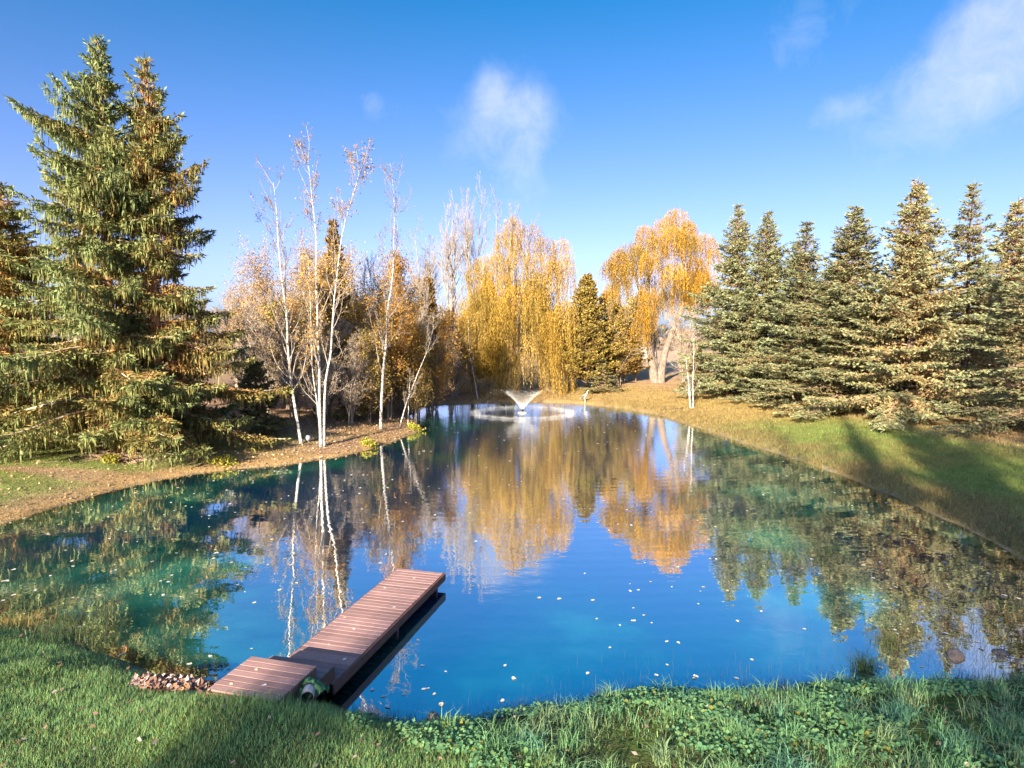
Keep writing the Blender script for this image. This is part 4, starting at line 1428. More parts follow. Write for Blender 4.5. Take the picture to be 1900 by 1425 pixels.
nb_main = 35
for i in range(nb_main):
    board(-PITCH * (i + 0.5), 0.35 - 0.018)
END_MAIN = -PITCH * nb_main
for i in range(4):
    board(-4.90 - PITCH * (i + 0.5), 0.59 - 0.018, -0.03)
for i in range(7):
    board(-5.40 - PITCH * (i + 0.5), 0.82 - 0.018, -0.05)
fm = {}


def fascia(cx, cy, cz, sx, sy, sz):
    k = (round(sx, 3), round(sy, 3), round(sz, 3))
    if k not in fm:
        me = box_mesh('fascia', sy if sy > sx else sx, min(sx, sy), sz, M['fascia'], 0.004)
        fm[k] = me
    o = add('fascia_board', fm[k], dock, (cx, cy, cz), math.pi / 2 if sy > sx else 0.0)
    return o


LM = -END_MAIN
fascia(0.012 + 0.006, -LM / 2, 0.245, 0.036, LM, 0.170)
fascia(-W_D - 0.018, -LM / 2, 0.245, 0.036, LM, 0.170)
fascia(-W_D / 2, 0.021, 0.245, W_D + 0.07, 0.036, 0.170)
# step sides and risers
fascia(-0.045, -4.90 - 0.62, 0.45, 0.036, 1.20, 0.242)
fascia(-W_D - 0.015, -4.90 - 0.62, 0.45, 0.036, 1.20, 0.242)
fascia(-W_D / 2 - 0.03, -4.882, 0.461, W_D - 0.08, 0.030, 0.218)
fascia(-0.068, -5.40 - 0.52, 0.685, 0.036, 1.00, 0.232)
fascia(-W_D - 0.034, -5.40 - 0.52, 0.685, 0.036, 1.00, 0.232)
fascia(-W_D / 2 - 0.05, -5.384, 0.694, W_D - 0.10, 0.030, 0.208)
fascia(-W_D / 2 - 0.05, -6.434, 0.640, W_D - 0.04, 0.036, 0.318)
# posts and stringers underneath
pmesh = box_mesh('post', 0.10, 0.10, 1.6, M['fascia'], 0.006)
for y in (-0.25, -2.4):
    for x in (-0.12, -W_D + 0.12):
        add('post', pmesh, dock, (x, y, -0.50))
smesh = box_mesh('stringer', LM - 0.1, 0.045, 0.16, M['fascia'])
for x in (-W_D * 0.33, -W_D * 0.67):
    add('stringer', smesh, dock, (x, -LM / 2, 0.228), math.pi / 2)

# --- pipe under a crumpled green net beside the steps
pipe_loc = Z(-3.02, 9.28)
pipe = thing('drain_pipe', 'short grey pipe with black mouth lying beside the dock steps', 'pipe', (-3.02, 9.02, 0.62), R(8))
pb = bmesh.new()
for k in range(25):
    pass
pb.free()


def pipe_mesh(name, r_out, r_in, length, mat, a0=0, a1=2 * math.pi, n=28):
    full = abs(a1 - a0 - 2 * math.pi) < 1e-6
    V, F = [], []
    for (r, y) in ((r_out, 0), (r_out, length), (r_in, length), (r_in, 0)):
        for i in range(n + 1):
            a = a0 + (a1 - a0) * i / n
            V.append((r * math.cos(a), y, r * math.sin(a)))
    m_ = n + 1
    for k in range(4):
        for i in range(n):
            F.append((k * m_ + i, k * m_ + i + 1, ((k + 1) % 4) * m_ + i + 1, ((k + 1) % 4) * m_ + i))
    me = mesh_data(name, np.array(V), np.array(F), None, [mat], True)
    return me


add('shell', pipe_mesh('shell', 0.095, 0.082, 0.36, M['grey']), pipe, (0, 0, 0.08))
add('liner', pipe_mesh('liner', 0.0805, 0.070, 0.38, M['black']), pipe, (0, -0.015, 0.08))
add('flange', pipe_mesh('flange', 0.108, 0.0965, 0.05, M['black']), pipe, (0, 0.18, 0.08))
# net: crumpled sheet draped over the pipe's back
nn = 40
u, v = np.meshgrid(np.linspace(-1, 1, nn), np.linspace(-1, 1, nn))
rr_ = np.hypot(u, v)
fold = 0.10 * (fbm(u * 3, v * 3, 0.7, 77, 4) - 0.5)
hump = 0.22 * np.exp(-((u * 0.95) ** 2 + (v * 1.0) ** 2) * 2.0) + 0.08 * np.exp(-((u - 0.6) ** 2 + (v + 0.5) ** 2) * 6)
NX = u * 0.27 + 0.05 * (fbm(u, v, 0.5, 91, 3) - 0.5)
NY = v * 0.22 + 0.05 * (fbm(u, v, 0.5, 93, 3) - 0.5)
NZ = hump + fold * 1.6 + 0.01
idn = np.arange(nn * nn).reshape(nn, nn)
qn = np.stack([idn[:-1, :-1], idn[:-1, 1:], idn[1:, 1:], idn[1:, :-1]], -1).reshape(-1, 4)
edge_keep = ((rr_ + 0.35 * (fbm(u * 4, v * 4, 1.0, 19, 2) - 0.5)).ravel()[qn] < 1.0).all(1)
net = add('net', mesh_data('net', np.stack([NX, NY, NZ], -1).reshape(-1, 3), qn[edge_keep], None, [M['net']], True), None, (-3.06, 9.30, 0.60))
tag(net, 'crumpled green net heaped behind the pipe against the dock steps', 'net')

# --- stones
rngS = np.random.default_rng(77)


def stone(name, label, loc, sx, sy, sz, seed, group=None):
    bm = bmesh.new()
    bmesh.ops.create_icosphere(bm, subdivisions=3, radius=1.0)
    rs = np.random.default_rng(seed)
    off = rs.uniform(0, 50, 2)
    for v in bm.verts:
        n = float(fbm(np.array([v.co.x * 1.3 + off[0]]), np.array([v.co.y * 1.3 + v.co.z * 0.9 + off[1]]), 0.9, 3, 3)[0])
        v.co *= 0.78 + 0.5 * n
        v.co.x *= sx
        v.co.y *= sy
        v.co.z *= sz
    me = bpy.data.meshes.new(name)
    bm.to_mesh(me)
    bm.free()
    for p in me.polygons:
        p.use_smooth = True
    me.materials.append(M['stone'])
    o = add(name, me, None, loc, rs.uniform(0, 6))
    return tag(o, label, 'stone', group)


stone('stone', 'rounded reddish stone lying in the shallow water at the lower right', (8.35, 11.55, 0.0), 0.22, 0.15, 0.10, 1)
stone('stone', 'pale fist-sized stone at the waterline right of the dock', (-1.22, 9.46, 0.10), 0.12, 0.10, 0.08, 2)
stone('stone', 'smaller pale stone just right of the fist-sized one', (-0.80, 9.40, 0.08), 0.09, 0.08, 0.06, 3)
stone('stone', 'flat grey stone in the mud by the right shore', (9.3, 11.7, 0.0), 0.14, 0.11, 0.06, 4)

# --- globe on the left bank
gl_loc = Z(-11.05, 34.1)
globe = thing('garden_globe', 'small grey-blue globe on the ground beside the leaning birch', 'globe', gl_loc)
gm = bmesh.new()
bmesh.ops.create_uvsphere(gm, u_segments=24, v_segments=14, radius=0.17)
gme = bpy.data.meshes.new('ball')
gm.to_mesh(gme)
gm.free()
for p in gme.polygons:
    p.use_smooth = True
gme.materials.append(M['grey'])
add('ball', gme, globe, (0, 0, 0.21))
add('base', pipe_mesh('base', 0.12, 0.06, 0.06, M['black']), globe, (0, 0, 0.0)).rotation_euler = (R(90), 0, 0)

# --- log stack in the wood
logs = thing('log_stack', 'stack of fresh-cut logs showing round orange ends in the wood', 'logs', Z(-9.9, 51.6), R(12))
lpos = [(-0.55, 0.18), (-0.18, 0.17), (0.2, 0.18), (0.55, 0.16), (-0.36, 0.5), (0.02, 0.5), (0.38, 0.47), (-0.18, 0.82), (0.2, 0.80), (0.0, 1.12)]
lgm = MB()
tube(lgm, np.stack([np.zeros(5), np.linspace(0, 1.0, 5), np.zeros(5)], -1), np.array([0.178, 0.18, 0.182, 0.18, 0.178]), 14, np.array([0.25, 0.17, 0.12]), cap=False)
lgme = lgm.mesh('log', M['bark'], True)
le = MB()
aa = np.arange(14) * 2 * np.pi / 14
le.put(np.concatenate([np.stack([0.178 * np.cos(aa), np.zeros(14), 0.178 * np.sin(aa)], -1), [[0, -0.004, 0]]]), np.stack([np.arange(14), (np.arange(14) + 1) % 14, np.full(14, 14)], -1), np.array([0.5, 0.3, 0.12]))
leme = le.mesh('cut_end', M['logend'])
for i, (x, z) in enumerate(lpos):
    lo = add('log', lgme, logs, (x, rngD.uniform(-0.1, 0.1), z))
    lo.rotation_euler = (0, rngD.uniform(0, 6), 0)
    add('cut_end', leme, lo, (0, 0, 0))

# --- distant white shed
shed = thing('white_shed', 'low white shed in the distance left of the forked willow trunk', 'shed', Z(22.5, 118.0, -0.9), R(5))
add('wall', box_mesh('wall', 6.5, 4, 1.9, M['siding'], 0.02), shed, (0, 0, 0.95))
rbm = bmesh.new()
pv = [rbm.verts.new(p) for p in [(-3.5, -2.3, 1.9), (-3.5, 2.3, 1.9), (-3.5, 0, 2.9), (3.5, -2.3, 1.9), (3.5, 2.3, 1.9), (3.5, 0, 2.9)]]
for f in ((0, 1, 2), (5, 4, 3), (0, 3, 4, 1), (1, 4, 5, 2), (2, 5, 3, 0)):
    rbm.faces.new([pv[i] for i in f])
rme2 = bpy.data.meshes.new('roof')
rbm.to_mesh(rme2)
rbm.free()
rme2.materials.append(M['white'])
add('roof', rme2, shed)
add('door', box_mesh('door', 0.9, 0.06, 1.7, M['grey'], 0.01), shed, (0.5, -2.02, 0.85))

# --- heron


def skin_body(name, joints, edges, mat, parent, sub=2):
    me = bpy.data.meshes.new(name)
    me.from_pydata([j[:3] for j in joints], edges, [])
    o = bpy.data.objects.new(name, me)
    col.objects.link(o)
    sk = o.modifiers.new('skin', 'SKIN')
    sk.use_smooth_shade = True
    for i, j in enumerate(joints):
        sv = me.skin_vertices[0].data[i]
        sv.radius = (j[3], j[4] if len(j) > 4 else j[3])
        sv.use_root = (i == 0)
    ss = o.modifiers.new('sub', 'SUBSURF')
    ss.levels = sub
    ss.render_levels = sub
    me.materials.append(mat)
    o.parent = parent
    return o


heron = thing('heron', 'pale grey heron standing in the water at the far bank, facing right', 'bird', (6.5, 56.7, 0.0), R(-12))
J = [(0.0, 0, 0.74, 0.10, 0.13), (-0.16, 0, 0.64, 0.085, 0.10), (-0.30, 0, 0.53, 0.04, 0.05), (-0.42, 0, 0.44, 0.018, 0.03), (0.14, 0, 0.86, 0.08, 0.09), (0.22, 0, 0.96, 0.045), (0.21, 0, 1.05, 0.034),
     (0.24, 0, 1.14, 0.030), (0.30, 0, 1.20, 0.042), (0.37, 0, 1.20, 0.030),
     (-0.02, -0.06, 0.58, 0.04), (-0.01, -0.065, 0.44, 0.014), (0.03, -0.065, 0.22, 0.012), (0.0, -0.065, -0.12, 0.012),
     (0.02, 0.06, 0.58, 0.04), (0.04, 0.065, 0.44, 0.014), (0.08, 0.065, 0.22, 0.012), (0.06, 0.065, -0.12, 0.012)]
Eh = [(0, 1), (1, 2), (2, 3), (0, 4), (4, 5), (5, 6), (6, 7), (7, 8), (8, 9), (0, 10), (10, 11), (11, 12), (12, 13), (0, 14), (14, 15), (15, 16), (16, 17)]
skin_body('body', J, Eh, M['feather'], heron)
bk = MB()
tube(bk, np.array([[0.37, 0, 1.195], [0.45, 0, 1.185], [0.56, 0, 1.165]]), np.array([0.020, 0.013, 0.003]), 7, np.array([0.4, 0.3, 0.1]), cap=True)
add('beak', bk.mesh('beak', M['beak'], True), heron)
for s in (-1, 1):
    wgm = bmesh.new()
    bmesh.ops.create_uvsphere(wgm, u_segments=14, v_segments=8, radius=1.0)
    for v in wgm.verts:
        xx = v.co.x
        v.co = Vector((xx * 0.26, v.co.y * 0.03, v.co.z * 0.085 * (1 - 0.35 * (xx < 0) * abs(xx))))
    wme = bpy.data.meshes.new('wing')
    wgm.to_mesh(wme)
    wgm.free()
    for p in wme.polygons:
        p.use_smooth = True
    wme.materials.append(M['featherdark'])
    wo = add('wing', wme, heron, (-0.15, s * 0.105, 0.64))
    wo.rotation_euler = (0, R(-38), 0)

# --- fountain
ftn = thing('fountain', 'floating fountain throwing a wide cone of spray in the pond', 'fountain', (FOUNTAIN[0], FOUNTAIN[1], 0.0))
fb = MB()
tube(fb, np.array([[0, 0, -0.10], [0, 0, 0.05], [0, 0, 0.09], [0, 0, 0.12]]), np.array([0.40, 0.42, 0.38, 0.15]), 24, np.array([0.6, 0.6, 0.6]), cap=True)
add('float', fb.mesh('float', M['grey'], True), ftn)
nb_ = MB()
tube(nb_, np.array([[0, 0, 0.10], [0, 0, 0.26], [0, 0, 0.30]]), np.array([0.10, 0.09, 0.14]), 16, np.array([0.1, 0.1, 0.1]), cap=True)
add('nozzle', nb_.mesh('nozzle', M['black'], True), ftn)
rngW = np.random.default_rng(12)
sp_ = MB()
nD = 17000
njet = 90
ja = rngW.integers(0, njet, nD) * 2 * np.pi / njet + rngW.normal(0, 0.006, nD)
s = np.where(rngW.random(nD) < 0.86, rngW.random(nD) ** 1.9 * 0.31, rngW.random(nD))
R0 = 3.95 + rngW.normal(0, 0.20, nD)
zmax = 1.65 * rngW.normal(1.0, 0.045, nD)
rr_ = 0.10 + R0 * s
zz_ = 0.28 + 4 * zmax * s * (1 - s) - 0.25 * s
keepd = zz_ > 0.0
slope = 4 * zmax * (1 - 2 * s) / R0
spr = np.clip((s - 0.1) * 0.10, 0.0, 0.08)
Pd = np.stack([np.cos(ja) * rr_, np.sin(ja) * rr_, zz_], -1) + rngW.normal(0, 1, (nD, 3)) * spr[:, None]
Dd_ = np.stack([np.cos(ja), np.sin(ja), slope], -1)
leaf_quads(sp_, Pd[keepd], Dd_[keepd], rngW.uniform(0.04, 0.15, keepd.sum()), rngW.uniform(0.007, 0.016, keepd.sum()), rngW, np.array([1, 1, 1.0]))
add('spray', sp_.mesh('spray', M['spray']), ftn, kind='stuff')
rg = MB()
nR = 9000
ra = rngW.uniform(0, 6.2832, nR)
rq = 3.85 + rngW.normal(0, 0.19, nR) + 0.07 * np.sin(ra * 9) + 0.06 * np.sin(ra * 23)
rk = rngW.random(nR) < 0.35 + 0.65 * vnoise(ra * 9.0, ra * 0.0, 4)
ra, rq = ra[rk], rq[rk]
nR = len(ra)
hz = np.abs(rngW.normal(0, 0.055, nR)) * (1 + 1.2 * rngW.random(nR) ** 5)
Pr = np.stack([np.cos(ra) * rq, np.sin(ra) * rq, hz + 0.003], -1)
Dr = rngW.normal(0, 0.6, (nR, 3)) + np.array([0, 0, 1.0])
leaf_quads(rg, Pr, Dr, rngW.uniform(0.03, 0.10, nR), rngW.uniform(0.018, 0.045, nR), rngW, np.array([1, 1, 1.0]))
add('splash_ring', rg.mesh('splash_ring', M['spray']), ftn, kind='stuff')

# ------------------------------------------------------------------ ground cover
rngG = np.random.default_rng(21)
TILT = math.tan(R(4.24))


def in_view(x, y, z, margin=1.12):
    c, s_ = math.cos(R(4.24)), math.sin(R(4.24))
    dz = z - CAM_Z
    dep = y * c - dz * s_
    up = y * s_ + dz * c
    return (dep > 1) & (np.abs(x) < dep * 0.805 * margin + 0.6) & (up > -dep * 0.604 * margin - 0.4)


def scatter(n, xlo, xhi, ylo, yhi, power=0.0):
    """random ground points; power>0 thins them with distance from the camera"""
    x = rngG.uniform(xlo, xhi, n)
    y = rngG.uniform(ylo, yhi, n)
    if power:
        r = np.hypot(x, y)
        k = rngG.random(n) < (np.hypot(0, ylo) / r) ** power
        x, y = x[k], y[k]
    d = shore_dist(x, y)
    z = height(x, y, d)
    k = in_view(x, y, z)
    return x[k], y[k], z[k], d[k]


def stuff(name, mb, mat, label, cat):
    o = add(name, mb.mesh(name, mat), kind='stuff')
    return tag(o, label, cat)


GREENS = np.array([(0.22, 0.40, 0.14), (0.26, 0.43, 0.145), (0.18, 0.37, 0.18), (0.31, 0.41, 0.16)])
# mown lawn, lower left
x, y, z, d = scatter(520000, -16, 2.5, 6.0, 14.5)
edge = -0.55 + 1.1 * fbm(x, y, 1.4, 71, 3)                          # ragged border with the rough grass
k = (d > 0.12) & (x < -1.0 + edge * 2.4 + (9.2 - y) * 0.9)
x, y, z, d = x[k], y[k], z[k], d[k]
patch = fbm(x, y, 0.8, 73, 3)
k = rngG.random(len(x)) < np.clip(0.35 + 1.1 * patch, 0, 1)
x, y, z, d, patch = x[k], y[k], z[k], d[k], patch[k]
n = len(x)
cg = GREENS[rngG.integers(0, 4, n)] * rngG.lognormal(0, 0.25, (n, 1)) * (0.65 + 0.75 * patch)[:, None]
dry = rngG.random(n) < 0.07
cg[dry] = np.array([0.26, 0.21, 0.10]) * rngG.lognormal(0, 0.2, (dry.sum(), 1))
hb_ = 1 + 1.3 * np.exp(-((x + 3.6) / 1.1) ** 2 - ((y - 8.75) / 0.4) ** 2)
lawn = MB()
blades(lawn, np.stack([x, y, z - 0.005], -1), rngG.uniform(0.035, 0.085, n) * (0.8 + 0.5 * patch) * hb_, rngG.uniform(0.006, 0.011, n), rngG.uniform(0.1, 0.9, n), cg, rngG)
stuff('lawn_grass', lawn, M['grass'], 'short green lawn grass in the shaded lower left', 'grass')

# rough grass, lower right and along the near water's edge
x, y, z, d = scatter(170000, -13, 13, 6.0, 14.5)
tuft = fbm(x, y, 0.55, 81, 3)
edge = -0.55 + 1.1 * fbm(x, y, 1.4, 71, 3)
right = x > -1.3 + edge * 2.4 + (9.2 - y) * 0.9
rim = (d > -0.05) & (d < 0.4)
k = ((right & (d > 0.0)) | (rim & (rngG.random(len(x)) < 0.55))) & (rngG.random(len(x)) < np.clip((tuft - 0.30) * 2.3, 0.05, 1))
x, y, z, d, tuft = x[k], y[k], z[k], d[k], tuft[k]
n = len(x)
cg = GREENS[rngG.integers(0, 4, n)] * rngG.lognormal(0, 0.3, (n, 1)) * np.array([1.0, 1.0, 1.15])
dry = rngG.random(n) < 0.14 + 0.35 * np.exp(-np.maximum(d, 0) / 0.35)
cg[dry] = np.array([0.21, 0.145, 0.09]) * rngG.lognormal(0, 0.3, (dry.sum(), 1))
rough = MB()
hh = rngG.uniform(0.07, 0.20, n) * (0.6 + 1.2 * np.clip(tuft - 0.35, 0, 1))
hh *= np.where(d < 0.35, 0.75, 1.0)
blades(rough, np.stack([x, y, z - 0.01], -1), hh, rngG.uniform(0.005, 0.010, n), rngG.uniform(0.2, 1.3, n), cg, rngG, 2)
# distinct tussocks of long blades
for i in range(150):
    tx, ty = rngG.uniform(-2, 11), rngG.uniform(6.8, 11.2)
    td = float(shore_dist(np.array([tx]), np.array([ty]))[0])
    if td < 0.05 or tx < -1.5 + (9.2 - ty) * 0.9:
        continue
    m = rngG.integers(40, 110)
    rad = rngG.uniform(0.04, 0.16)
    px = tx + rngG.normal(0, rad, m)
    py = ty + rngG.normal(0, rad, m)
    pz = height(px, py)
    c_ = GREENS[rngG.integers(0, 4)] * np.array([0.95, 1.05, 1.35]) * rngG.lognormal(0, 0.22, (m, 1))
    blades(rough, np.stack([px, py, pz - 0.01], -1), rngG.uniform(0.16, 0.40, m), rngG.uniform(0.006, 0.011, m), rngG.uniform(0.3, 1.2, m), c_, rngG, 2)
stuff('rough_grass', rough, M['grass'], 'long unmown grass along the lower right bank', 'grass')

# creeping round-leaved plants
iv = MB()
x, y, z, d = scatter(85000, -3.5, 12, 6.2, 11.6)
pt = fbm(x, y, 0.9, 91, 3)
edge = -0.55 + 1.1 * fbm(x, y, 1.4, 71, 3)
k = (d > 0.12) & (x > -2.0 + edge * 2.4 + (9.2 - y) * 0.9) & (rngG.random(len(x)) < np.clip((pt - 0.42) * 4.5, 0, 1))
x, y, z, d = x[k], y[k], z[k], d[k]
n = len(x)
nseg = 7
ang = np.arange(nseg) * 2 * np.pi / nseg
rad = rngG.uniform(0.011, 0.034, n)
nrm = unit(np.stack([rngG.normal(0, 0.38, n), rngG.normal(0, 0.38, n) - 0.15, np.ones(n)], -1))
t1 = unit(np.cross(nrm, rngG.normal(size=(n, 3))))
t2 = np.cross(nrm, t1)
shape = 1.0 - 0.32 * (np.arange(nseg) == 0)
cen = np.stack([x, y, z + rngG.uniform(0.03, 0.15, n)], -1)
V = cen[:, None] + rad[:, None, None] * shape[None, :, None] * (np.cos(ang)[None, :, None] * t1[:, None] + np.sin(ang)[None, :, None] * t2[:, None])
V = V + nrm[:, None] * (rad * 0.12)[:, None, None]
V = np.concatenate([V, cen[:, None]], 1)
F = np.stack([np.arange(nseg), (np.arange(nseg) + 1) % nseg, np.full(nseg, nseg)], -1)
F = (np.arange(n)[:, None, None] * (nseg + 1) + F[None]).reshape(-1, 3)
ci = np.array([(0.15, 0.33, 0.15), (0.20, 0.39, 0.18), (0.125, 0.29, 0.15), (0.24, 0.40, 0.15)])[rngG.integers(0, 4, n)] * rngG.lognormal(0, 0.2, (n, 1))
yel = rngG.random(n) < 0.03
ci[yel] = np.array([0.35, 0.30, 0.05])
iv.put(V.reshape(-1, 3), F, np.repeat(ci, nseg + 1, axis=0))
stuff('creeping_ivy', iv, M['grass'], 'round-leaved creeping plants carpeting the lower right bank', 'ground cover')

# brown sedge stubble at the near waterline and rushes standing in the water
sd2 = MB()
x, y, z, d = scatter(240000, -10, 12.5, 9.0, 17.0)
k = (d > -0.28) & (d < 0.28) & (rngG.random(len(x)) < 0.9) & (x > -2.6)
x, y, z, d = x[k], y[k], z[k], d[k]
n = len(x)
cg = np.array([(0.15, 0.10, 0.085), (0.20, 0.14, 0.09), (0.10, 0.085, 0.06), (0.13, 0.14, 0.06)])[rngG.integers(0, 4, n)] * rngG.lognormal(0, 0.25, (n, 1))
blades(sd2, np.stack([x, y, z - 0.01], -1), rngG.uniform(0.06, 0.17, n) + np.maximum(0, -z), rngG.uniform(0.005, 0.009, n), rngG.uniform(0.05, 0.5, n), cg, rngG)
for (cx, cy, rx, ry, m, hh_) in [(4.6, 10.9, 1.6, 0.35, 420, 0.22), (7.9, 11.6, 1.1, 0.6, 900, 0.24), (9.8, 12.9, 0.8, 1.0, 1500, 0.26), (10.9, 14.6, 0.7, 1.2, 1200, 0.26), (2.2, 10.5, 1.2, 0.2, 160, 0.15), (-0.6, 9.9, 1.2, 0.15, 160, 0.12), (8.6, 12.4, 1.3, 0.8, 600, 0.2)]:
    px = cx + rngG.normal(0, rx, m)
    py = cy + rngG.normal(0, ry, m)
    pz = height(px, py)
    c_ = np.array([(0.13, 0.11, 0.10), (0.16, 0.15, 0.06), (0.10, 0.13, 0.05), (0.22, 0.14, 0.10)])[rngG.integers(0, 4, m)] * rngG.lognormal(0, 0.2, (m, 1))
    blades(sd2, np.stack([px, py, pz], -1), rngG.uniform(0.4, 1.0, m) * hh_ + np.maximum(0, -pz), rngG.uniform(0.005, 0.008, m), rngG.uniform(0.05, 0.8, m), c_, rngG)
stuff('shore_sedge', sd2, M['grass'], 'brown stubble and thin rushes along the near waterline', 'sedge')

# two marked tussocks
for (nm, lab, cx, cy, m, colr, hh_, rad) in [('grass_tussock', 'green grass tussock standing in the water at the lower right', 6.35, 11.0, 260, (0.09, 0.15, 0.05), 0.42, 0.11),
                                            ('grass_tussock', 'sunlit yellow grass tussock at the left edge of the near bank', -10.15, 12.75, 420, (0.40, 0.33, 0.12), 0.34, 0.30),
                                            ('grass_tussock', 'pale blue-green tall grass clump on the bank left of the leaf pile', -8.9, 12.15, 420, (0.13, 0.20, 0.10), 0.42, 0.38),
                                            ('grass_tussock', 'small tuft of reedy grass in the shallow water near the reddish stone', 7.35, 12.1, 160, (0.12, 0.16, 0.06), 0.30, 0.16)]:
    g = MB()
    px = cx + rngG.normal(0, rad, m)
    py = cy + rngG.normal(0, rad * 0.8, m)
    pz = np.maximum(height(px, py), -0.2)
    c_ = np.array(colr) * rngG.lognormal(0, 0.25, (m, 1)) * (1 + rngG.normal(0, 0.1, (m, 3)))
    blades(g, np.stack([px, py, pz], -1), rngG.uniform(0.5, 1.1, m) * hh_ + np.maximum(0, -pz), rngG.uniform(0.006, 0.011, m), rngG.uniform(0.2, 1.2, m), c_, rngG, 2)
    o = thing(nm, lab, 'grass', (cx, cy, 0.0))
    add('blades', g.mesh('blades', M['grass']), o, (-cx, -cy, 0.0), kind='stuff')

# right lawn
x, y, z, d = scatter(420000, 8, 34, 11.5, 62, 1.0)
k = (d > 0.05) & (d < 13)
x, y, z, d = x[k], y[k], z[k], d[k]
n = len(x)
r = np.hypot(x, y)
cz_ = zone_color(x, y, d)
cg = cz_ * rngG.lognormal(0.08, 0.28, (n, 1)) * np.array([1.0, 1.05, 0.95])
tall = np.clip(1.9 - d, 0, 1) * (0.4 + 1.0 * fbm(x, y, 0.8, 99, 2))
rl = MB()
blades(rl, np.stack([x, y, z - 0.01], -1), rngG.uniform(0.05, 0.10, n) * (1 + 1.5 * tall) + 0.0008 * r, 0.007 + 0.00055 * r + rngG.uniform(0, 0.005, n), rngG.uniform(0.2, 1.2, n), cg, rngG)
stuff('right_bank_grass', rl, M['grass'], 'lawn grass sloping to the pond before the right-hand spruces', 'grass')

# left and far bank turf
x, y, z, d = scatter(330000, -32, 9, 17, 64, 0.8)
k = (d > 0.03) & (d < 12) & (rngG.random(len(x)) < np.where(y > 50, 1.0, 0.75))
x, y, z, d = x[k], y[k], z[k], d[k]
n = len(x)
r = np.hypot(x, y)
cg = zone_color(x, y, d) * rngG.lognormal(0.1, 0.28, (n, 1))
lb = MB()
blades(lb, np.stack([x, y, z - 0.01], -1), rngG.uniform(0.03, 0.07, n) + 0.0007 * r, 0.008 + 0.0006 * r, rngG.uniform(0.3, 1.5, n), cg, rngG)
stuff('left_bank_grass', lb, M['grass'], 'thin sunlit turf on the left and far banks', 'grass')

# fallen leaves on the left bank and under the trees
ll = MB()
x, y, z, d = scatter(90000, -26, 0, 20, 60, 0.6)
k = (d > 0.02) & (rngG.random(len(x)) < np.clip(1.2 - np.abs(d - 1.5) * 0.06, 0.1, 1) * np.where(x > -14, 0.6, 0.15))
x, y, z = x[k], y[k], z[k]
n = len(x)
cl_ = np.array([(0.38, 0.24, 0.16), (0.42, 0.28, 0.18), (0.30, 0.18, 0.11), (0.45, 0.31, 0.16), (0.38, 0.29, 0.24)])[rngG.integers(0, 5, n)] * rngG.lognormal(0, 0.25, (n, 1))
Dl = np.stack([rngG.normal(size=n), rngG.normal(size=n), rngG.normal(0, 0.35, n)], -1)
Ll = rngG.uniform(0.08, 0.15, n)
leaf_quads(ll, np.stack([x, y, z + 0.03], -1), Dl, Ll, Ll * 0.7, rngG, cl_, flat=0.7)
stuff('fallen_leaves', ll, M['litter'], 'pinkish-brown fallen leaves strewn over the left bank', 'leaves')

# sparse leaves on the near lawn
nl = MB()
x, y, z, d = scatter(700, -12, 10, 6.5, 13)
k = d > 0.1
x, y, z = x[k], y[k], z[k]
n = len(x)
cl_ = np.array([(0.20, 0.11, 0.09), (0.30, 0.18, 0.15), (0.36, 0.29, 0.27), (0.14, 0.08, 0.06)])[rngG.integers(0, 4, n)] * rngG.lognormal(0, 0.25, (n, 1))
Dl = np.stack([rngG.normal(size=n), rngG.normal(size=n), rngG.normal(0, 0.3, n)], -1)
Ll = rngG.uniform(0.05, 0.11, n)
leaf_quads(nl, np.stack([x, y, z + 0.06], -1), Dl, Ll, Ll * 0.65, rngG, cl_, flat=0.75)
stuff('scattered_leaves', nl, M['litter'], 'single brown leaves scattered over the near lawn', 'leaves')

# leaf pile beside the dock
lp = MB()
n = 2300
a = rngG.uniform(0, 6.28, n)
q = np.sqrt(rngG.random(n))
x = -5.35 + 0.85 * q * np.cos(a)
y = 9.98 + 0.40 * q * np.sin(a) - 0.05 * np.cos(a)
z = height(x, y) + 0.05 + 0.14 * (1 - q ** 2) * rngG.random(n)
cl_ = np.array([(0.34, 0.22, 0.19), (0.42, 0.31, 0.29), (0.22, 0.12, 0.08), (0.30, 0.17, 0.09), (0.46, 0.38, 0.38), (0.16, 0.09, 0.07)])[rngG.integers(0, 6, n)] * rngG.lognormal(0, 0.2, (n, 1))
Dl = np.stack([rngG.normal(size=n), rngG.normal(size=n), rngG.normal(0.1, 0.4, n)], -1)
Ll = rngG.uniform(0.07, 0.14, n)
leaf_quads(lp, np.stack([x, y, z], -1), Dl, Ll, Ll * 0.55, rngG, cl_, flat=0.6)
stuff('leaf_pile', lp, M['litter'], 'pile of pinkish-brown dead leaves at the shore end of the dock', 'leaf pile')

# brush pile under the tall spruces
bp_ = MB()
for i in range(170):
    bx0, by0 = -17.7 + rngG.normal(0, 0.75), 28.7 + rngG.normal(0, 0.35)
    a = rngG.uniform(0, 6.28)
    L_ = rngG.uniform(0.4, 1.3)
    z0_ = zat(bx0, by0) + rngG.uniform(0.03, 0.28)
    P = np.array([[bx0, by0, z0_], [bx0 + math.cos(a) * L_ * 0.5, by0 + math.sin(a) * L_ * 0.5, z0_ + rngG.normal(0.02, 0.05)], [bx0 + math.cos(a) * L_, by0 + math.sin(a) * L_, z0_ + rngG.normal(-0.02, 0.10)]])
    tube(bp_, P, np.array([0.014, 0.011, 0.005]), 4, np.array([0.38, 0.26, 0.20]) * rngG.uniform(0.6, 1.2))
stuff('brush_pile', bp_, M['twig'], 'heap of dead twigs at the foot of the tall spruce pair', 'brush pile')

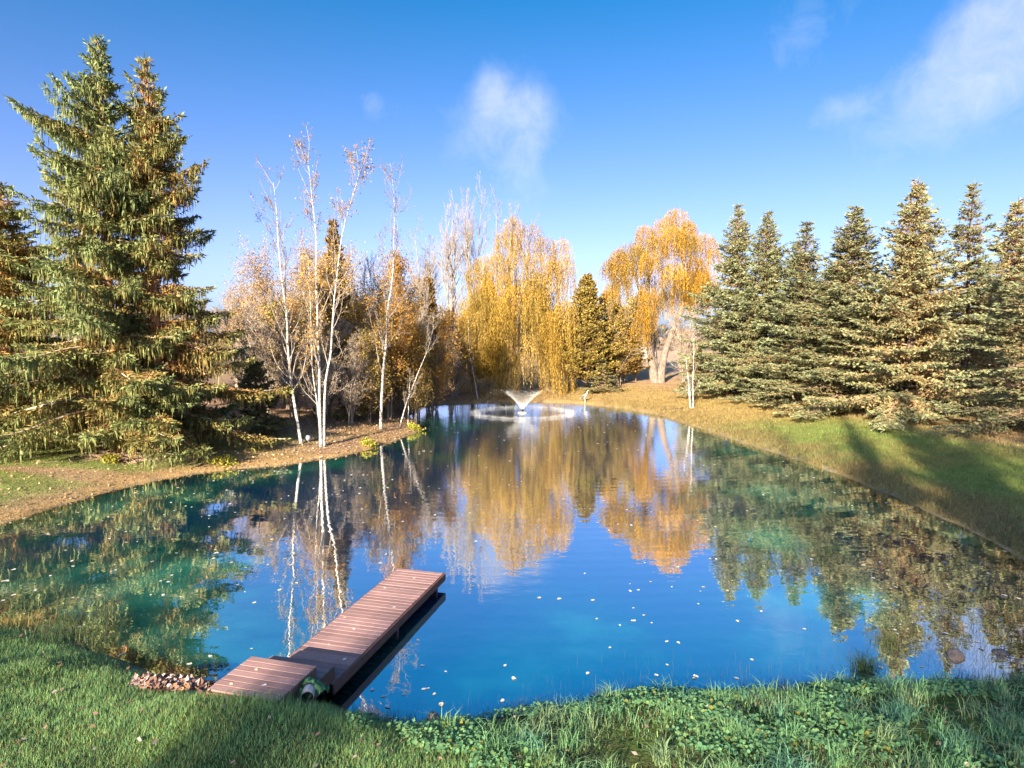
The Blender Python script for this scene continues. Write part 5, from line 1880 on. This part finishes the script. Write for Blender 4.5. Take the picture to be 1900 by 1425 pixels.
# small yellow-green plants on the shoreline
for lab, cx, cy, w_ in [('yellow-green leafy plant on the left shore below the spruces', -13.3, 28.9, 1.0), ('small yellow-green plant on the shore below the birch clump', -7.75, 34.1, 0.7), ('bright green plant at the tip of the left bank', -6.2, 40.2, 0.7), ('yellow bush before the twig heap under the spruces', -18.0, 28.1, 0.6)]:
    m = 420
    pl = MB()
    px = cx + rngG.normal(0, 0.30 * w_, m)
    py = cy + rngG.normal(0, 0.22 * w_, m)
    pz = height(px, py) + rngG.uniform(0.02, 0.30, m)
    c_ = np.array([(0.38, 0.36, 0.06), (0.28, 0.32, 0.06), (0.46, 0.38, 0.08)])[rngG.integers(0, 3, m)] * rngG.lognormal(0, 0.2, (m, 1))
    leaf_quads(pl, np.stack([px, py, pz], -1), rngG.normal(size=(m, 3)) + np.array([0, 0, 0.6]), rngG.uniform(0.10, 0.20, m), rngG.uniform(0.05, 0.10, m), rngG, c_)
    o = thing('shore_plant', lab, 'plant', (cx, cy, 0.0))
    add('leaves', pl.mesh('leaves', M['leaf']), o, (-cx, -cy, 0.0), kind='stuff')

# dead stick on the far right bank
stk = MB()
za = zat(12.2, 48.9)
tube(stk, np.array([[11.6, 49.6, zat(11.6, 49.6) + 0.05], [12.4, 49.2, zat(12.4, 49.2) + 0.06], [13.3, 48.9, zat(13.3, 48.9) + 0.05]]), np.array([0.02, 0.035, 0.04]), 6, np.array([0.10, 0.075, 0.06]), cap=True)
o = add('fallen_branch', stk.mesh('fallen_branch', M['bark'], True))
tag(o, 'dark fallen branch on the grass left of the lone birch clump', 'branch')

# ------------------------------------------------------------------ leaves floating on the pond
rngL = np.random.default_rng(33)
leafm = []
for i in range(6):
    k = 7
    a = np.arange(k) * 2 * np.pi / k
    rad = 1.0 + rngL.normal(0, 0.15, k)
    V = np.stack([np.cos(a) * rad * 0.046, np.sin(a) * rad * 0.032, rngL.uniform(0.0, 0.010, k)], -1)
    V = np.concatenate([V, [[0, 0, 0.002]]])
    F = np.stack([np.arange(k), (np.arange(k) + 1) % k, np.full(k, k)], -1)
    c = np.array([(0.88, 0.85, 0.80), (0.82, 0.76, 0.64), (0.90, 0.88, 0.86), (0.75, 0.62, 0.46), (0.86, 0.82, 0.78), (0.80, 0.68, 0.46)])[i]
    leafm.append((V, F, c, mesh_data('floating_leaf', V, F, np.tile(c, (len(V), 1)), [M['litter']])))


def leaf_field(n):
    x = rngL.uniform(-19, 14, n)
    y = 9.2 + (58 - 9.2) * rngL.random(n) ** 1.3
    d = shore_dist(x, y)
    dens = 0.10 + 1.1 * (fbm(x, y, 1.7, 61, 3) > 0.57) + 0.9 * np.exp(-((x + 9.5) / 4.5) ** 2 - ((y - 19) / 6.5) ** 2) + 0.5 * np.exp(d / 1.0)
    dens *= np.where((np.hypot(x - FOUNTAIN[0], y - FOUNTAIN[1]) < 7), 0.1, 1.0)
    k = (d < -0.06) & (rngL.random(n) < dens * 0.55) & in_view(x, y, x * 0, 1.0)
    # not under the dock
    q = np.stack([x + 1.64, y - 14.89], -1)
    al = q @ dy_[:2]
    ac = q @ dx_[:2]
    k &= ~((al > -7) & (al < 0.2) & (ac > -1.35) & (ac < 0.15))
    return x[k], y[k]


lx, ly = leaf_field(2600)
order = np.argsort(np.hypot(lx, ly))
lx, ly = lx[order], ly[order]
for i in range(min(300, len(lx))):
    me = leafm[rngL.integers(0, 6)][3]
    o = add('floating_leaf', me, None, (lx[i], ly[i], 0.004), rngL.uniform(0, 6.28))
    s_ = rngL.uniform(0.55, 1.25)
    o.scale = (s_, s_, s_)
    tag(o, 'pale fallen leaf floating on the nearer water of the pond', 'leaf', 'leaves floating on the near water')
fl = MB()
for i in range(300, len(lx)):
    V, F, c, _ = leafm[rngL.integers(0, 6)]
    a = rngL.uniform(0, 6.28)
    s_ = rngL.uniform(0.7, 1.5)
    ca, sa = math.cos(a) * s_, math.sin(a) * s_
    fl.put(np.stack([V[:, 0] * ca - V[:, 1] * sa + lx[i], V[:, 0] * sa + V[:, 1] * ca + ly[i], V[:, 2] * s_ + 0.004], -1), F, c * rngL.uniform(0.7, 1.1))
stuff('floating_leaves', fl, M['litter'], 'specks of fallen leaves floating on the farther water', 'leaves')

# leaves lying on the dock
for i, (c_, a_) in enumerate([(-0.62, -3.2), (-0.75, -3.9), (-0.3, -2.1), (-0.9, -5.75), (-0.5, -6.1), (-1.0, -6.2), (-0.35, -5.2), (-0.95, -1.2), (-0.2, -4.3), (-1.05, -2.8), (-0.55, -0.5), (-0.8, -4.6)]):
    p_ = np.array([-1.64, 14.89, 0]) + dx_ * c_ + dy_ * a_
    zt_ = 0.352 if a_ > -4.9 else (0.592 if a_ > -5.4 else 0.822)
    o = add('dry_leaf', leafm[i % 6][3], None, (p_[0], p_[1], zt_), i * 1.7)
    o.scale = (0.8, 0.8, 0.8)
    tag(o, 'pale dry leaf lying on the dock boards', 'leaf', 'leaves on the dock')
